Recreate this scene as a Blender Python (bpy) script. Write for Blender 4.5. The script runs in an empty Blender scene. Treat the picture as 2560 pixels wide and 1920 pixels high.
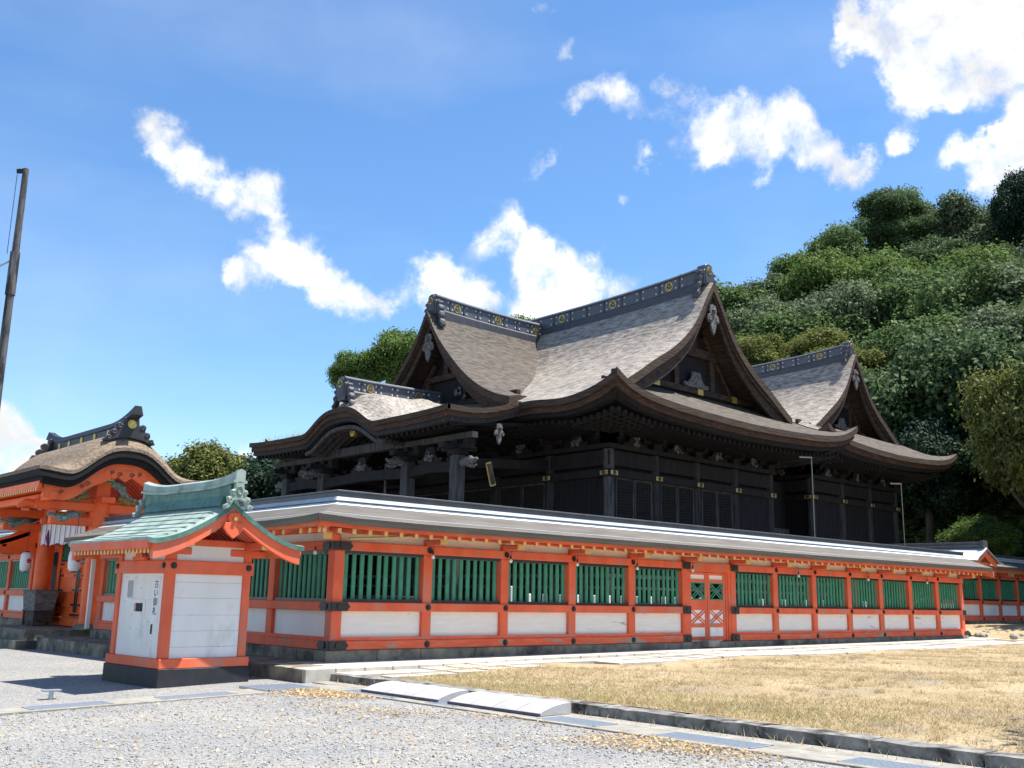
import bpy, bmesh, math, random
import numpy as np
from math import sin, cos, pi, radians, sqrt, exp, atan2, hypot
from mathutils import Vector, Matrix
random.seed(7); RNG = np.random.default_rng(7)
S = bpy.context.scene
COL = S.collection

# ---------------------------------------------------------------- camera
cam_d = bpy.data.cameras.new('camera'); cam = bpy.data.objects.new('camera', cam_d); COL.objects.link(cam)
S.camera = cam
cam_d.sensor_width = 36.0; cam_d.lens = 36.0 * 2512 / 2560
cam_d.clip_start = 0.1; cam_d.clip_end = 3000
R = Matrix(((0.7360, -0.1544, -0.6591), (-0.6767, -0.1412, -0.7226), (0.0185, 0.9779, -0.2084)))
cam.matrix_world = Matrix.Translation((-10.8606, -16.9756, 1.5)) @ R.to_4x4()
CAM = (-10.8606, -16.9756, 1.5)

# ---------------------------------------------------------------- sun, sky, exposure
SUN_AZ, SUN_EL = radians(-40.0), radians(68.5)
sd = bpy.data.lights.new('sun', 'SUN'); sun = bpy.data.objects.new('sun', sd); COL.objects.link(sun)
sd.energy = 3.8; sd.angle = radians(0.5); sd.color = (1.0, 0.955, 0.89)
sv = Vector((cos(SUN_EL) * cos(SUN_AZ), cos(SUN_EL) * sin(SUN_AZ), sin(SUN_EL)))
sun.rotation_euler = sv.to_track_quat('Z', 'Y').to_euler()
S.view_settings.view_transform = 'Standard'; S.view_settings.look = 'None'
S.view_settings.exposure = 1.45; S.view_settings.gamma = 1.0; S.view_settings.use_curve_mapping = False

W = bpy.data.worlds.new('World'); S.world = W; W.use_nodes = True
wn, wl = W.node_tree.nodes, W.node_tree.links
for n in list(wn): wn.remove(n)
def N(nodes, t, **kw):
    n = nodes.new(t)
    for k, v in kw.items(): setattr(n, k, v)
    return n
wo = N(wn, 'ShaderNodeOutputWorld'); bgs = N(wn, 'ShaderNodeBackground'); bgc = N(wn, 'ShaderNodeBackground')
mixs = N(wn, 'ShaderNodeMixShader')
sky = N(wn, 'ShaderNodeTexSky', sky_type='NISHITA'); sky.sun_disc = False
sky.sun_elevation = SUN_EL; sky.sun_rotation = pi / 2 - SUN_AZ
sky.air_density = 1.0; sky.dust_density = 0.25; sky.ozone_density = 3.5
hs = N(wn, 'ShaderNodeHueSaturation'); hs.inputs['Saturation'].default_value = 1.16
hs.inputs['Hue'].default_value = 0.500
wl.new(sky.outputs[0], hs.inputs['Color']); wl.new(hs.outputs[0], bgs.inputs['Color'])
bgs.inputs['Strength'].default_value = 0.081
bgc.inputs['Color'].default_value = (1, 1, 1, 1); bgc.inputs['Strength'].default_value = 0.62
tcw = N(wn, 'ShaderNodeTexCoord')
# clouds: soft lobes at real directions in the sky (azimuth / elevation), broken up by noise
CLOUDS = [  # az deg, el deg, radius deg, weight
(68.61, 24.36, 1.19, 0.8),
 (67.13, 23.51, 1.32, 1),
 (65.76, 22.61, 1.27, 1),
 (64.4, 21.8, 1.19, 0.95),
 (63.17, 21.2, 1.06, 0.8),
 (61.94, 22.33, 0.84, 0.55),
 (61.94, 20.58, 0.84, 0.75),
 (62.33, 18.77, 1.0, 0.75),
 (63.93, 19.36, 0.79, 0.5),
 (60.49, 18.82, 1.58, 1),
 (61.19, 17.61, 1.19, 0.8),
 (59.09, 17.78, 1.45, 1),
 (57.7, 16.85, 1.32, 0.95),
 (56.06, 16.3, 1.11, 0.8),
 (54.97, 16.1, 0.69, 0.55),
 (63.23, 17.03, 1.32, 0.55),
 (64.28, 17.31, 0.79, 0.42),
 (52.61, 18.17, 1.32, 0.95),
 (51.47, 17.17, 1.58, 1),
 (53.37, 16.83, 1.06, 0.7),
 (49.8, 16.44, 1.06, 0.9),
 (48.27, 21.42, 1.06, 0.75),
 (49.62, 19.58, 1.06, 0.75),
 (47.4, 19.63, 1.45, 1),
 (45.72, 18.87, 1.58, 1),
 (44.33, 18.1, 1.85, 1),
 (45.97, 17.04, 1.58, 1),
 (42.68, 17.83, 1.32, 0.8),
 (40.5, 17.8, 1.0, 0.6),
 (47.33, 15.97, 1.32, 0.8),
 (45.16, 30.74, 0.69, 0.42),
 (45.58, 29.91, 0.53, 0.4),
 (46.21, 32.73, 0.63, 0.42),
 (46.5, 24.38, 0.79, 0.42),
 (45.52, 25.01, 0.66, 0.4),
 (43.97, 25.75, 0.66, 0.38),
 (44.83, 27.36, 0.79, 0.42),
 (43.55, 27.84, 0.92, 0.5),
 (42.12, 28.3, 1.11, 0.62),
 (40.99, 27.18, 1.11, 0.6),
 (39.03, 26.37, 0.79, 0.42),
 (38.43, 28.52, 0.95, 0.5),
 (37.62, 27.39, 0.95, 0.55),
 (39.89, 24.67, 0.9, 0.42),
 (39.33, 24.4, 0.58, 0.4),
 (36.82, 25.52, 1.32, 0.75),
 (35.16, 26.15, 1.37, 0.78),
 (33.78, 26.77, 1.11, 0.6),
 (33.04, 25.01, 1.06, 0.55),
 (31.64, 26.57, 1.0, 0.5),
 (31.43, 25.35, 1.32, 0.72),
 (30.14, 24.74, 1.21, 0.7),
 (29.15, 23.91, 1.21, 0.72),
 (28.19, 22.84, 1.0, 0.6),
 (27.39, 23.48, 0.9, 0.6),
 (26.88, 23.66, 0.69, 0.5),
 (33.37, 23.32, 0.79, 0.45),
 (41.02, 22.56, 0.63, 0.36),
 (35.47, 24.94, 1.06, 0.6),
 (27.68, 31.2, 1.06, 0.55),
 (27.48, 30.27, 0.95, 0.5),
 (28.35, 28.9, 0.79, 0.42),
 (25.94, 30.04, 1.58, 1),
 (24.43, 30.02, 2.38, 1),
 (22.22, 29.85, 2.64, 1),
 (19.39, 29.5, 3.17, 1),
 (23.85, 27.89, 2.11, 1),
 (21.64, 28.18, 2.11, 1),
 (19.1, 27.69, 1.85, 1),
 (25.27, 28.8, 1.19, 0.8),
 (23.69, 26.73, 1.32, 0.7),
 (21.31, 26.55, 1.58, 0.75),
 (19.06, 24.56, 0.9, 0.9),
 (19.39, 23.48, 1.06, 1),
 (18.49, 23.54, 1.58, 1),
 (19.82, 22.41, 1.11, 0.9),
 (19.11, 21.6, 1.32, 0.9),
 (21.05, 22.72, 0.9, 0.5),
 (22.13, 22.31, 0.9, 0.42),
 (21.38, 21.61, 0.79, 0.45),
 (23.0, 23.25, 0.79, 0.4),
 (20.44, 23.2, 0.74, 0.4),
 (25.34, 24.41, 0.79, 0.4),
 (24.84, 24.46, 0.69, 0.38),
 (22.27, 23.5, 0.79, 0.4),
 (21.1, 20.75, 0.95, 0.45),
 (74.33, 7.2, 1.58, 1),
 (73.41, 6.68, 1.06, 0.8),
 (74.83, 7.86, 1.06, 0.8),
 (62.51, 7.52, 0.74, 0.8),
 (62.09, 6.78, 0.58, 0.6),
 (76.16, 8.44, 2.38, 1),
 (71.41, 6.47, 0.79, 0.4)]
def wmath(op, a, b=None, clamp=False):
    n = N(wn, 'ShaderNodeMath', operation=op, use_clamp=clamp)
    for i, v in enumerate((a, b)):
        if v is None: continue
        if isinstance(v, (int, float)): n.inputs[i].default_value = v
        else: wl.new(v, n.inputs[i])
    return n.outputs[0]
wnz = N(wn, 'ShaderNodeTexNoise'); wnz.inputs['Scale'].default_value = 9.0; wnz.inputs['Detail'].default_value = 4
wl.new(tcw.outputs['Generated'], wnz.inputs['Vector'])
wsub = N(wn, 'ShaderNodeVectorMath', operation='SUBTRACT'); wl.new(wnz.outputs['Color'], wsub.inputs[0]); wsub.inputs[1].default_value = (.5, .5, .5)
wsc = N(wn, 'ShaderNodeVectorMath', operation='SCALE'); wl.new(wsub.outputs[0], wsc.inputs[0]); wsc.inputs['Scale'].default_value = 0.05
wad = N(wn, 'ShaderNodeVectorMath', operation='ADD'); wl.new(tcw.outputs['Generated'], wad.inputs[0]); wl.new(wsc.outputs[0], wad.inputs[1])
wn5 = N(wn, 'ShaderNodeTexNoise'); wn5.inputs['Scale'].default_value = 34.0; wn5.inputs['Detail'].default_value = 6; wn5.inputs['Roughness'].default_value = .65
wl.new(tcw.outputs['Generated'], wn5.inputs['Vector'])
ws5 = N(wn, 'ShaderNodeVectorMath', operation='SUBTRACT'); wl.new(wn5.outputs['Color'], ws5.inputs[0]); ws5.inputs[1].default_value = (.5, .5, .5)
wk5 = N(wn, 'ShaderNodeVectorMath', operation='SCALE'); wl.new(ws5.outputs[0], wk5.inputs[0]); wk5.inputs['Scale'].default_value = 0.045
wad2 = N(wn, 'ShaderNodeVectorMath', operation='ADD'); wl.new(wad.outputs[0], wad2.inputs[0]); wl.new(wk5.outputs[0], wad2.inputs[1])
field = None
for az, el, rad, wgt in CLOUDS:
    if rad > 4.2: rad = 4.2 + (rad - 4.2) * .55
    wgt = .42 + .32 * wgt
    a, e = radians(az), radians(el)
    d = N(wn, 'ShaderNodeVectorMath', operation='DISTANCE'); wl.new(wad2.outputs[0], d.inputs[0])
    d.inputs[1].default_value = (cos(e) * cos(a), cos(e) * sin(a), sin(e))
    mr = N(wn, 'ShaderNodeMapRange', interpolation_type='SMOOTHSTEP'); wl.new(d.outputs['Value'], mr.inputs[0])
    mr.inputs[1].default_value = 0; mr.inputs[2].default_value = 2 * sin(radians(rad) / 2) * 1.75
    mr.inputs[3].default_value = wgt; mr.inputs[4].default_value = 0
    field = mr.outputs[0] if field is None else wmath('ADD', field, mr.outputs[0])
field = wmath('MINIMUM', field, 1.0)
n2 = N(wn, 'ShaderNodeTexNoise'); n2.inputs['Scale'].default_value = 30; n2.inputs['Detail'].default_value = 9; n2.inputs['Roughness'].default_value = .60
wl.new(wad.outputs[0], n2.inputs['Vector'])
dens = wmath('ADD', field, wmath('MULTIPLY', wmath('SUBTRACT', n2.outputs['Fac'], 0.5), wmath('MULTIPLY', wmath('MINIMUM', field, 0.7), 2.9)))
mrd = N(wn, 'ShaderNodeMapRange', interpolation_type='SMOOTHSTEP'); wl.new(dens, mrd.inputs[0])
mrd.inputs[1].default_value = 0.22; mrd.inputs[2].default_value = 1.2
# thin high veil
n3 = N(wn, 'ShaderNodeTexNoise'); n3.inputs['Scale'].default_value = 2.2; n3.inputs['Detail'].default_value = 5
mpv = N(wn, 'ShaderNodeMapping'); mpv.inputs['Scale'].default_value = (1, 1, 3.4); wl.new(tcw.outputs['Generated'], mpv.inputs[0]); wl.new(mpv.outputs[0], n3.inputs['Vector'])
mrv = N(wn, 'ShaderNodeMapRange'); wl.new(n3.outputs['Fac'], mrv.inputs[0]); mrv.inputs[1].default_value = .42; mrv.inputs[2].default_value = .75; mrv.inputs[4].default_value = .15
mask = wmath('MAXIMUM', mrd.outputs[0], mrv.outputs[0], True)
# grey undersides
n4 = N(wn, 'ShaderNodeTexNoise'); n4.inputs['Scale'].default_value = 14; n4.inputs['Detail'].default_value = 5; wl.new(wad.outputs[0], n4.inputs['Vector'])
mrg = N(wn, 'ShaderNodeMapRange'); wl.new(n4.outputs['Fac'], mrg.inputs[0]); mrg.inputs[1].default_value = .35; mrg.inputs[2].default_value = .6; mrg.inputs[3].default_value = .34; mrg.inputs[4].default_value = .48
wl.new(mrg.outputs[0], bgc.inputs['Strength'])
wl.new(mask, mixs.inputs[0]); wl.new(bgs.outputs[0], mixs.inputs[1]); wl.new(bgc.outputs[0], mixs.inputs[2]); wl.new(mixs.outputs[0], wo.inputs[0])

# ---------------------------------------------------------------- materials
def new_mat(name):
    m = bpy.data.materials.new(name); m.use_nodes = True
    return m, m.node_tree.nodes, m.node_tree.links, m.node_tree.nodes['Principled BSDF']
def noise(nd, lk, scale, detail=5, stretch=(1, 1, 1), rough=.55, coord='Object', rot=(0, 0, 0)):
    tc = N(nd, 'ShaderNodeTexCoord'); mp = N(nd, 'ShaderNodeMapping'); mp.inputs['Scale'].default_value = stretch; mp.inputs['Rotation'].default_value = rot
    lk.new(tc.outputs[coord], mp.inputs[0])
    t = N(nd, 'ShaderNodeTexNoise'); t.inputs['Scale'].default_value = scale; t.inputs['Detail'].default_value = detail; t.inputs['Roughness'].default_value = rough
    lk.new(mp.outputs[0], t.inputs['Vector'])
    return t
def ramp(nd, lk, fac, stops):
    r = N(nd, 'ShaderNodeValToRGB'); el = r.color_ramp.elements
    while len(el) < len(stops): el.new(0.5)
    for e, (p, c) in zip(el, stops): e.position = p; e.color = (*c, 1)
    lk.new(fac, r.inputs[0]); return r
def M(name, c1, c2=None, scale=6, rough=.7, bump=0.0, bscale=None, stretch=(1, 1, 1), spec=.3, metal=0, lo=.35, hi=.65, dirt=None, dscale=1.5, dlo=.55, dhi=.7, bdist=.01):
    m, nd, lk, b = new_mat(name)
    b.inputs['Roughness'].default_value = rough; b.inputs['Metallic'].default_value = metal
    b.inputs['Specular IOR Level'].default_value = spec
    c2 = c2 or tuple(x * .8 for x in c1)
    t = noise(nd, lk, scale, 6, stretch); r = ramp(nd, lk, t.outputs['Fac'], [(lo, c2), (hi, c1)])
    out = r.outputs[0]
    if dirt:
        t2 = noise(nd, lk, dscale, 8, stretch, .65); mr = N(nd, 'ShaderNodeMapRange'); lk.new(t2.outputs['Fac'], mr.inputs[0]); mr.inputs[1].default_value = dlo; mr.inputs[2].default_value = dhi
        mx = N(nd, 'ShaderNodeMix', data_type='RGBA'); lk.new(mr.outputs[0], mx.inputs['Factor']); lk.new(out, mx.inputs['A']); mx.inputs['B'].default_value = (*dirt, 1); out = mx.outputs['Result']
    lk.new(out, b.inputs['Base Color'])
    if bump:
        t3 = noise(nd, lk, bscale or scale * 4, 6, stretch); bp = N(nd, 'ShaderNodeBump'); bp.inputs['Strength'].default_value = bump; bp.inputs['Distance'].default_value = bdist
        lk.new(t3.outputs['Fac'], bp.inputs['Height']); lk.new(bp.outputs[0], b.inputs['Normal'])
    return m
def M_leaf(name, dark, light, trans=.35, rough=.65, spec=.12):
    m, nd, lk, b = new_mat(name)
    g = N(nd, 'ShaderNodeNewGeometry'); t = noise(nd, lk, .55, 3)
    a = N(nd, 'ShaderNodeMath', operation='MULTIPLY_ADD'); lk.new(g.outputs['Random Per Island'], a.inputs[0]); a.inputs[1].default_value = .6
    mu = N(nd, 'ShaderNodeMath', operation='MULTIPLY'); lk.new(t.outputs['Fac'], mu.inputs[0]); mu.inputs[1].default_value = .6; lk.new(mu.outputs[0], a.inputs[2])
    r = ramp(nd, lk, a.outputs[0], [(.15, dark), (.85, light)])
    lk.new(r.outputs[0], b.inputs['Base Color']); b.inputs['Roughness'].default_value = rough; b.inputs['Specular IOR Level'].default_value = spec
    tr = N(nd, 'ShaderNodeBsdfTranslucent'); lk.new(r.outputs[0], tr.inputs['Color'])
    mx = N(nd, 'ShaderNodeMixShader'); mx.inputs[0].default_value = trans
    lk.new(b.outputs[0], mx.inputs[1]); lk.new(tr.outputs[0], mx.inputs[2]); lk.new(mx.outputs[0], nd['Material Output'].inputs[0])
    return m
def M_thatch(name, light, dark, stretch=(1, 1, 1), rough=.6, spec=.45, scale=3.2, brown=(.085, .055, .035)):
    m, nd, lk, b = new_mat(name)
    t = noise(nd, lk, scale, 8, stretch, .72); r = ramp(nd, lk, t.outputs['Fac'], [(.39, dark), (.5, tuple((x + y) / 2 for x, y in zip(light, dark))), (.61, light)])
    t2 = noise(nd, lk, .5, 5); mr = N(nd, 'ShaderNodeMapRange'); lk.new(t2.outputs['Fac'], mr.inputs[0]); mr.inputs[1].default_value = .5; mr.inputs[2].default_value = .75; mr.inputs[4].default_value = .28
    mx = N(nd, 'ShaderNodeMix', data_type='RGBA'); lk.new(mr.outputs[0], mx.inputs['Factor']); lk.new(r.outputs[0], mx.inputs['A']); mx.inputs['B'].default_value = (*brown, 1)
    lk.new(mx.outputs['Result'], b.inputs['Base Color']); b.inputs['Roughness'].default_value = rough; b.inputs['Specular IOR Level'].default_value = spec
    bp = N(nd, 'ShaderNodeBump'); bp.inputs['Strength'].default_value = .7; bp.inputs['Distance'].default_value = .05; lk.new(t.outputs['Fac'], bp.inputs['Height']); lk.new(bp.outputs[0], b.inputs['Normal'])
    return m
VERM = (.80, .155, .068)
m_verm = M('vermilion_paint', VERM, (.68, .112, .048), 2.2, .6, .15, 30, (1, 1, .6), spec=.3, dirt=(.52, .20, .135), dscale=1.6, dlo=.50, dhi=.68)
m_worn = M('worn_vermilion', VERM, (.68, .112, .048), 3, .65, .2, 30, (1, 1, 5), dirt=(.36, .27, .19), dscale=1.1, dlo=.55, dhi=.60)
m_orange = M('gate_vermilion', (.90, .15, .03), (.78, .115, .02), 3, .5, .1, 30, spec=.4)
m_green = M('green_slat_paint', (.060, .285, .165), (.045, .215, .125), 4, .6, .1, 30)
m_white = M('white_plaster', (.83, .81, .755), (.76, .74, .69), 1.6, .85, .15, 40, (1, 1, .45), dirt=(.56, .53, .47), dscale=1.9, dlo=.57, dhi=.80)
m_whitew = M('weathered_white_board', (.83, .79, .70), (.77, .73, .64), 2, .85, .15, 40, (1, 1, 8), dirt=(.42, .37, .30), dscale=.8, dlo=.615, dhi=.66)
m_black = M('black_iron', (.012, .012, .014), (.02, .02, .022), 20, .45, .1, spec=.5)
m_lacq = M('black_lacquer', (.012, .010, .016), (.02, .016, .022), 8, .35, 0, spec=.5)
m_yellow = M('ochre_paint', (.74, .52, .20), (.64, .44, .16), 10, .5)
m_gold = M('gold_metal', (.66, .47, .15), (.42, .29, .09), 9, .42, metal=.7)
m_stone = M('old_stone', (.29, .255, .19), (.125, .112, .086), 3.5, .9, .5, 26, dirt=(.045, .045, .042), dscale=1.1, dlo=.52, dhi=.68)
m_kerb = M('kerb_stone', (.30, .285, .25), (.12, .115, .105), 4, .9, .6, 30, dirt=(.035, .034, .032), dscale=2.8, dlo=.50, dhi=.64)
m_pave = M('pale_paving', (.50, .465, .40), (.38, .35, .295), 3, .9, .3, 40, dirt=(.36, .30, .2), dscale=2, dlo=.6, dhi=.7)
m_conc = M('drain_concrete', (.31, .29, .245), (.215, .20, .17), 5, .9, .3, 40, dirt=(.2, .18, .15), dlo=.55, dhi=.7)
m_steel = M('galvanised_steel', (.50, .55, .60), (.40, .45, .50), 20, .4, 0, metal=.6)
m_pit = M('drain_dark', (.05, .05, .055), (.03, .03, .03), 8, .9)
m_ramp = M('ramp_plastic', (.42, .405, .40), (.33, .32, .315), 4, .65, .3, 50, dirt=(.24, .225, .20), dscale=2.2, dlo=.58, dhi=.7)
m_rampd = M('ramp_edge', (.10, .095, .13), (.07, .065, .09), 6, .6)
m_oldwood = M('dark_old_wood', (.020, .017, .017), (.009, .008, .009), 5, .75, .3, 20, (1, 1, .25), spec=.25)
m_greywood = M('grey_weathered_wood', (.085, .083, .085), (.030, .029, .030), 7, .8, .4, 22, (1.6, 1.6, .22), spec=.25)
m_browood = M('brown_eave_wood', (.060, .040, .028), (.022, .015, .012), 4, .75, .3, 22, (1, 1, 2.5), spec=.25)
m_redwood = M('reddish_eave_bark', (.105, .050, .028), (.034, .020, .014), 6, .8, .5, 22, (1, 1, 3), dirt=(.03, .022, .018), dscale=1.5, dlo=.5, dhi=.66)
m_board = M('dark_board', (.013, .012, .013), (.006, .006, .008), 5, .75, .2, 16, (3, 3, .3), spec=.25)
m_lattice = M('lattice_wood', (.021, .018, .015), (.010, .009, .008), 9, .75, .1)
m_latback = M('lattice_back', (.010, .010, .014), (.007, .007, .01), 9, .8)
m_tin = M('ridge_lead', (.085, .095, .118), (.060, .068, .085), 4, .5, .15, 12, spec=.5)
m_tind = M('ridge_dark_lead', (.050, .052, .060), (.034, .036, .042), 4, .5, .15, 12, spec=.5)
m_stud = M('white_stud', (.55, .55, .57), (.45, .45, .47), 10, .5)
m_carve = M('pale_carving', (.17, .165, .16), (.035, .034, .033), 14, .75, .4, 40)
m_carveb = M('painted_carving', (.32, .40, .36), (.07, .11, .11), 16, .7, .4, 40)
m_carvey = M('ochre_carving', (.34, .24, .08), (.10, .07, .03), 16, .7, .4, 40)
m_thatch_lit = M_thatch('cypress_bark_painted_lit', (.40, .352, .295), (.125, .105, .083), (4.2, 1.0, 4.2), .55, .5, 2.3)  # brighter look of the sunlit front slope is put into the bark colour
m_thatch_shaded = M_thatch('cypress_bark_painted_shade', (.118, .100, .080), (.032, .026, .021), (1.0, 4.2, 4.2), .75, .25, 2.3)  # same bark, darkened in colour to stand in for shade on dormer and skirts
m_tgate = M_thatch('gate_bark_roof', (.27, .205, .145), (.125, .093, .064), (2, 1.2, 3), .8, .2, 5, (.13, .095, .06))
m_tedge = M('bark_edge', (.088, .060, .044), (.030, .022, .018), 3, .85, .6, 16, (.5, .5, 9), spec=.2)
m_bedge = M('black_bark_edge', (.022, .020, .020), (.012, .011, .012), 4, .85, .5, 20, (.5, .5, 9), spec=.2)
m_shade = M('white_paper', (.82, .82, .80), (.76, .76, .75), 4, .6)
m_cloth = M('white_curtain', (.80, .80, .82), (.74, .74, .76), 3, .9)
m_purple = M('purple_band', (.22, .05, .16), (.16, .04, .12), 5, .8)
m_red = M('red_print', (.65, .05, .08), (.55, .04, .06), 5, .7)
m_ink = M('black_ink', (.06, .06, .065), (.05, .05, .05), 5, .8)
m_box = M('weathered_box_wood', (.21, .20, .19), (.10, .092, .085), 5, .8, .4, 24, (1, 1, 3))
m_boxd = M('brown_box_wood', (.085, .066, .056), (.045, .036, .032), 5, .75, .3, 24, (1, 1, 3))
m_bamboo = M('bamboo', (.62, .50, .28), (.50, .38, .2), 6, .45)
m_pole = M('old_pole', (.125, .12, .118), (.045, .044, .045), 3, .8, .5, 20, (3, 3, .6), dirt=(.02, .02, .02), dscale=1.6, dlo=.5, dhi=.55)
m_tile = M('brown_metal_roof', (.34, .28, .25), (.27, .22, .20), 3, .5, 0, spec=.4)
m_bulb = M('frosted_glass_bulb', (.8, .8, .76), (.75, .75, .7), 5, .15, spec=.6)
m_rock = M('field_stone', (.42, .38, .30), (.24, .22, .18), 5, .9, .5, 20)
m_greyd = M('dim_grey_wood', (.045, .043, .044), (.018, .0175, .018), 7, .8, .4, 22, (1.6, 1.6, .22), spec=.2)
m_gridge = M('gate_ridge_black', (.034, .034, .037), (.02, .02, .022), 5, .5, .15, 12, spec=.4)
m_rod = M('rod_grey', (.20, .22, .22), (.15, .16, .16), 8, .6)
m_bark = M('tree_bark', (.10, .08, .06), (.05, .04, .032), 6, .9, .6, 18, (2, 2, .5))
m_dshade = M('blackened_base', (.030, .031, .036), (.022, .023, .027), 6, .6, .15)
def M_copper():
    m, nd, lk, b = new_mat('verdigris_copper'); b.inputs['Roughness'].default_value = .5; b.inputs['Specular IOR Level'].default_value = .5
    t = noise(nd, lk, 3, 8, (1, 1, .6)); r = ramp(nd, lk, t.outputs['Fac'], [(.28, (.10, .17, .135)), (.45, (.23, .30, .255)), (.7, (.37, .425, .375))])
    lk.new(r.outputs[0], b.inputs['Base Color']); return m
m_copper = M_copper()
m_copperd = M('dark_verdigris', (.10, .215, .17), (.05, .12, .095), 5, .55, .2, 14, spec=.45)
def M_fenceroof():
    m, nd, lk, b = new_mat('grey_shingle_roof'); b.inputs['Roughness'].default_value = .42; b.inputs['Specular IOR Level'].default_value = .55
    t = noise(nd, lk, 2.2, 8, (.5, .5, 9)); r = ramp(nd, lk, t.outputs['Fac'], [(.3, (.56, .62, .68)), (.7, (.74, .79, .845))])
    lk.new(r.outputs[0], b.inputs['Base Color'])
    bp = N(nd, 'ShaderNodeBump'); bp.inputs['Strength'].default_value = .25; bp.inputs['Distance'].default_value = .02; lk.new(t.outputs['Fac'], bp.inputs['Height']); lk.new(bp.outputs[0], b.inputs['Normal'])
    return m
m_froof = M_fenceroof()
m_fedge = M('roof_edge_wood', (.135, .120, .100), (.09, .08, .068), 3, .7, .2, 30, (.3, .3, 6))
m_ftin = M('dark_ridge_tin', (.075, .080, .090), (.055, .058, .066), 3, .45, .1, 10, spec=.5)
m_fband = M('pale_ridge_flashing', (.42, .45, .48), (.34, .37, .40), 3, .6, spec=.3)
def M_gravel():
    m, nd, lk, b = new_mat('grey_gravel'); b.inputs['Roughness'].default_value = .9; b.inputs['Specular IOR Level'].default_value = .2
    tc = N(nd, 'ShaderNodeTexCoord')
    v = N(nd, 'ShaderNodeTexVoronoi'); v.inputs['Scale'].default_value = 58; lk.new(tc.outputs['Object'], v.inputs['Vector'])
    sp = N(nd, 'ShaderNodeSeparateColor'); lk.new(v.outputs['Color'], sp.inputs[0])
    r = ramp(nd, lk, sp.outputs[0], [(0, (.15, .149, .144)), (.45, (.285, .281, .27)), (1, (.43, .422, .40))])
    t = noise(nd, lk, .6, 6); r2 = ramp(nd, lk, t.outputs['Fac'], [(.3, (.80, .82, .85)), (.7, (1.08, 1.04, .97))])
    mx = N(nd, 'ShaderNodeMix', data_type='RGBA', blend_type='MULTIPLY'); mx.inputs['Factor'].default_value = 1; lk.new(r.outputs[0], mx.inputs['A']); lk.new(r2.outputs[0], mx.inputs['B'])
    lk.new(mx.outputs['Result'], b.inputs['Base Color'])
    bp = N(nd, 'ShaderNodeBump'); bp.inputs['Strength'].default_value = .9; bp.inputs['Distance'].default_value = .02; bp.invert = True; lk.new(v.outputs['Distance'], bp.inputs['Height']); lk.new(bp.outputs[0], b.inputs['Normal'])
    return m
m_gravel = M_gravel()
def M_lawn():
    m, nd, lk, b = new_mat('dry_lawn_soil'); b.inputs['Roughness'].default_value = .95; b.inputs['Specular IOR Level'].default_value = .1
    t = noise(nd, lk, .55, 8, rough=.65); r = ramp(nd, lk, t.outputs['Fac'], [(.30, (.30, .275, .24)), (.45, (.335, .265, .165)), (.58, (.42, .34, .225)), (.75, (.37, .33, .27))])
    t2 = noise(nd, lk, 18, 8, (1, 1, 1), .8); r2 = ramp(nd, lk, t2.outputs['Fac'], [(.32, (.5, .47, .42)), (.62, (1.15, 1.12, 1.05))])
    mx = N(nd, 'ShaderNodeMix', data_type='RGBA', blend_type='MULTIPLY'); mx.inputs['Factor'].default_value = 1; lk.new(r.outputs[0], mx.inputs['A']); lk.new(r2.outputs[0], mx.inputs['B'])
    lk.new(mx.outputs['Result'], b.inputs['Base Color'])
    bp = N(nd, 'ShaderNodeBump'); bp.inputs['Strength'].default_value = .8; bp.inputs['Distance'].default_value = .03; lk.new(t2.outputs['Fac'], bp.inputs['Height']); lk.new(bp.outputs[0], b.inputs['Normal'])
    return m
m_lawn = M_lawn()
m_dry = M_leaf('dry_grass_blades', (.31, .235, .125), (.56, .45, .265), .3, .8, .1)
m_grn = M_leaf('green_grass_blades', (.16, .19, .05), (.38, .38, .12), .3, .8, .1)
m_peb = M_leaf('loose_pebbles', (.17, .17, .165), (.40, .39, .375), 0, .9, .15)
m_litter = M_leaf('dead_leaves', (.24, .14, .07), (.62, .48, .29), .2, .8, .1)
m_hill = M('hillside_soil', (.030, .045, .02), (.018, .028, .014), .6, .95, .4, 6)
m_asph = M('far_ground', (.30, .29, .26), (.24, .23, .21), .3, .95)
L_dark = M_leaf('dark_evergreen_leaf', (.024, .054, .024), (.10, .155, .062), .32)
L_mid = M_leaf('mid_green_leaf', (.036, .080, .025), (.135, .20, .068), .35)
L_grey = M_leaf('glossy_grey_green_leaf', (.044, .078, .038), (.165, .21, .11), .3)
L_yel = M_leaf('yellow_green_leaf', (.060, .080, .020), (.195, .215, .062), .35)
L_lime = M_leaf('fresh_green_leaf', (.046, .096, .022), (.145, .215, .056), .38)
L_deep = M_leaf('deep_shade_leaf', (.007, .020, .014), (.028, .055, .030), .2)

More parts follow.
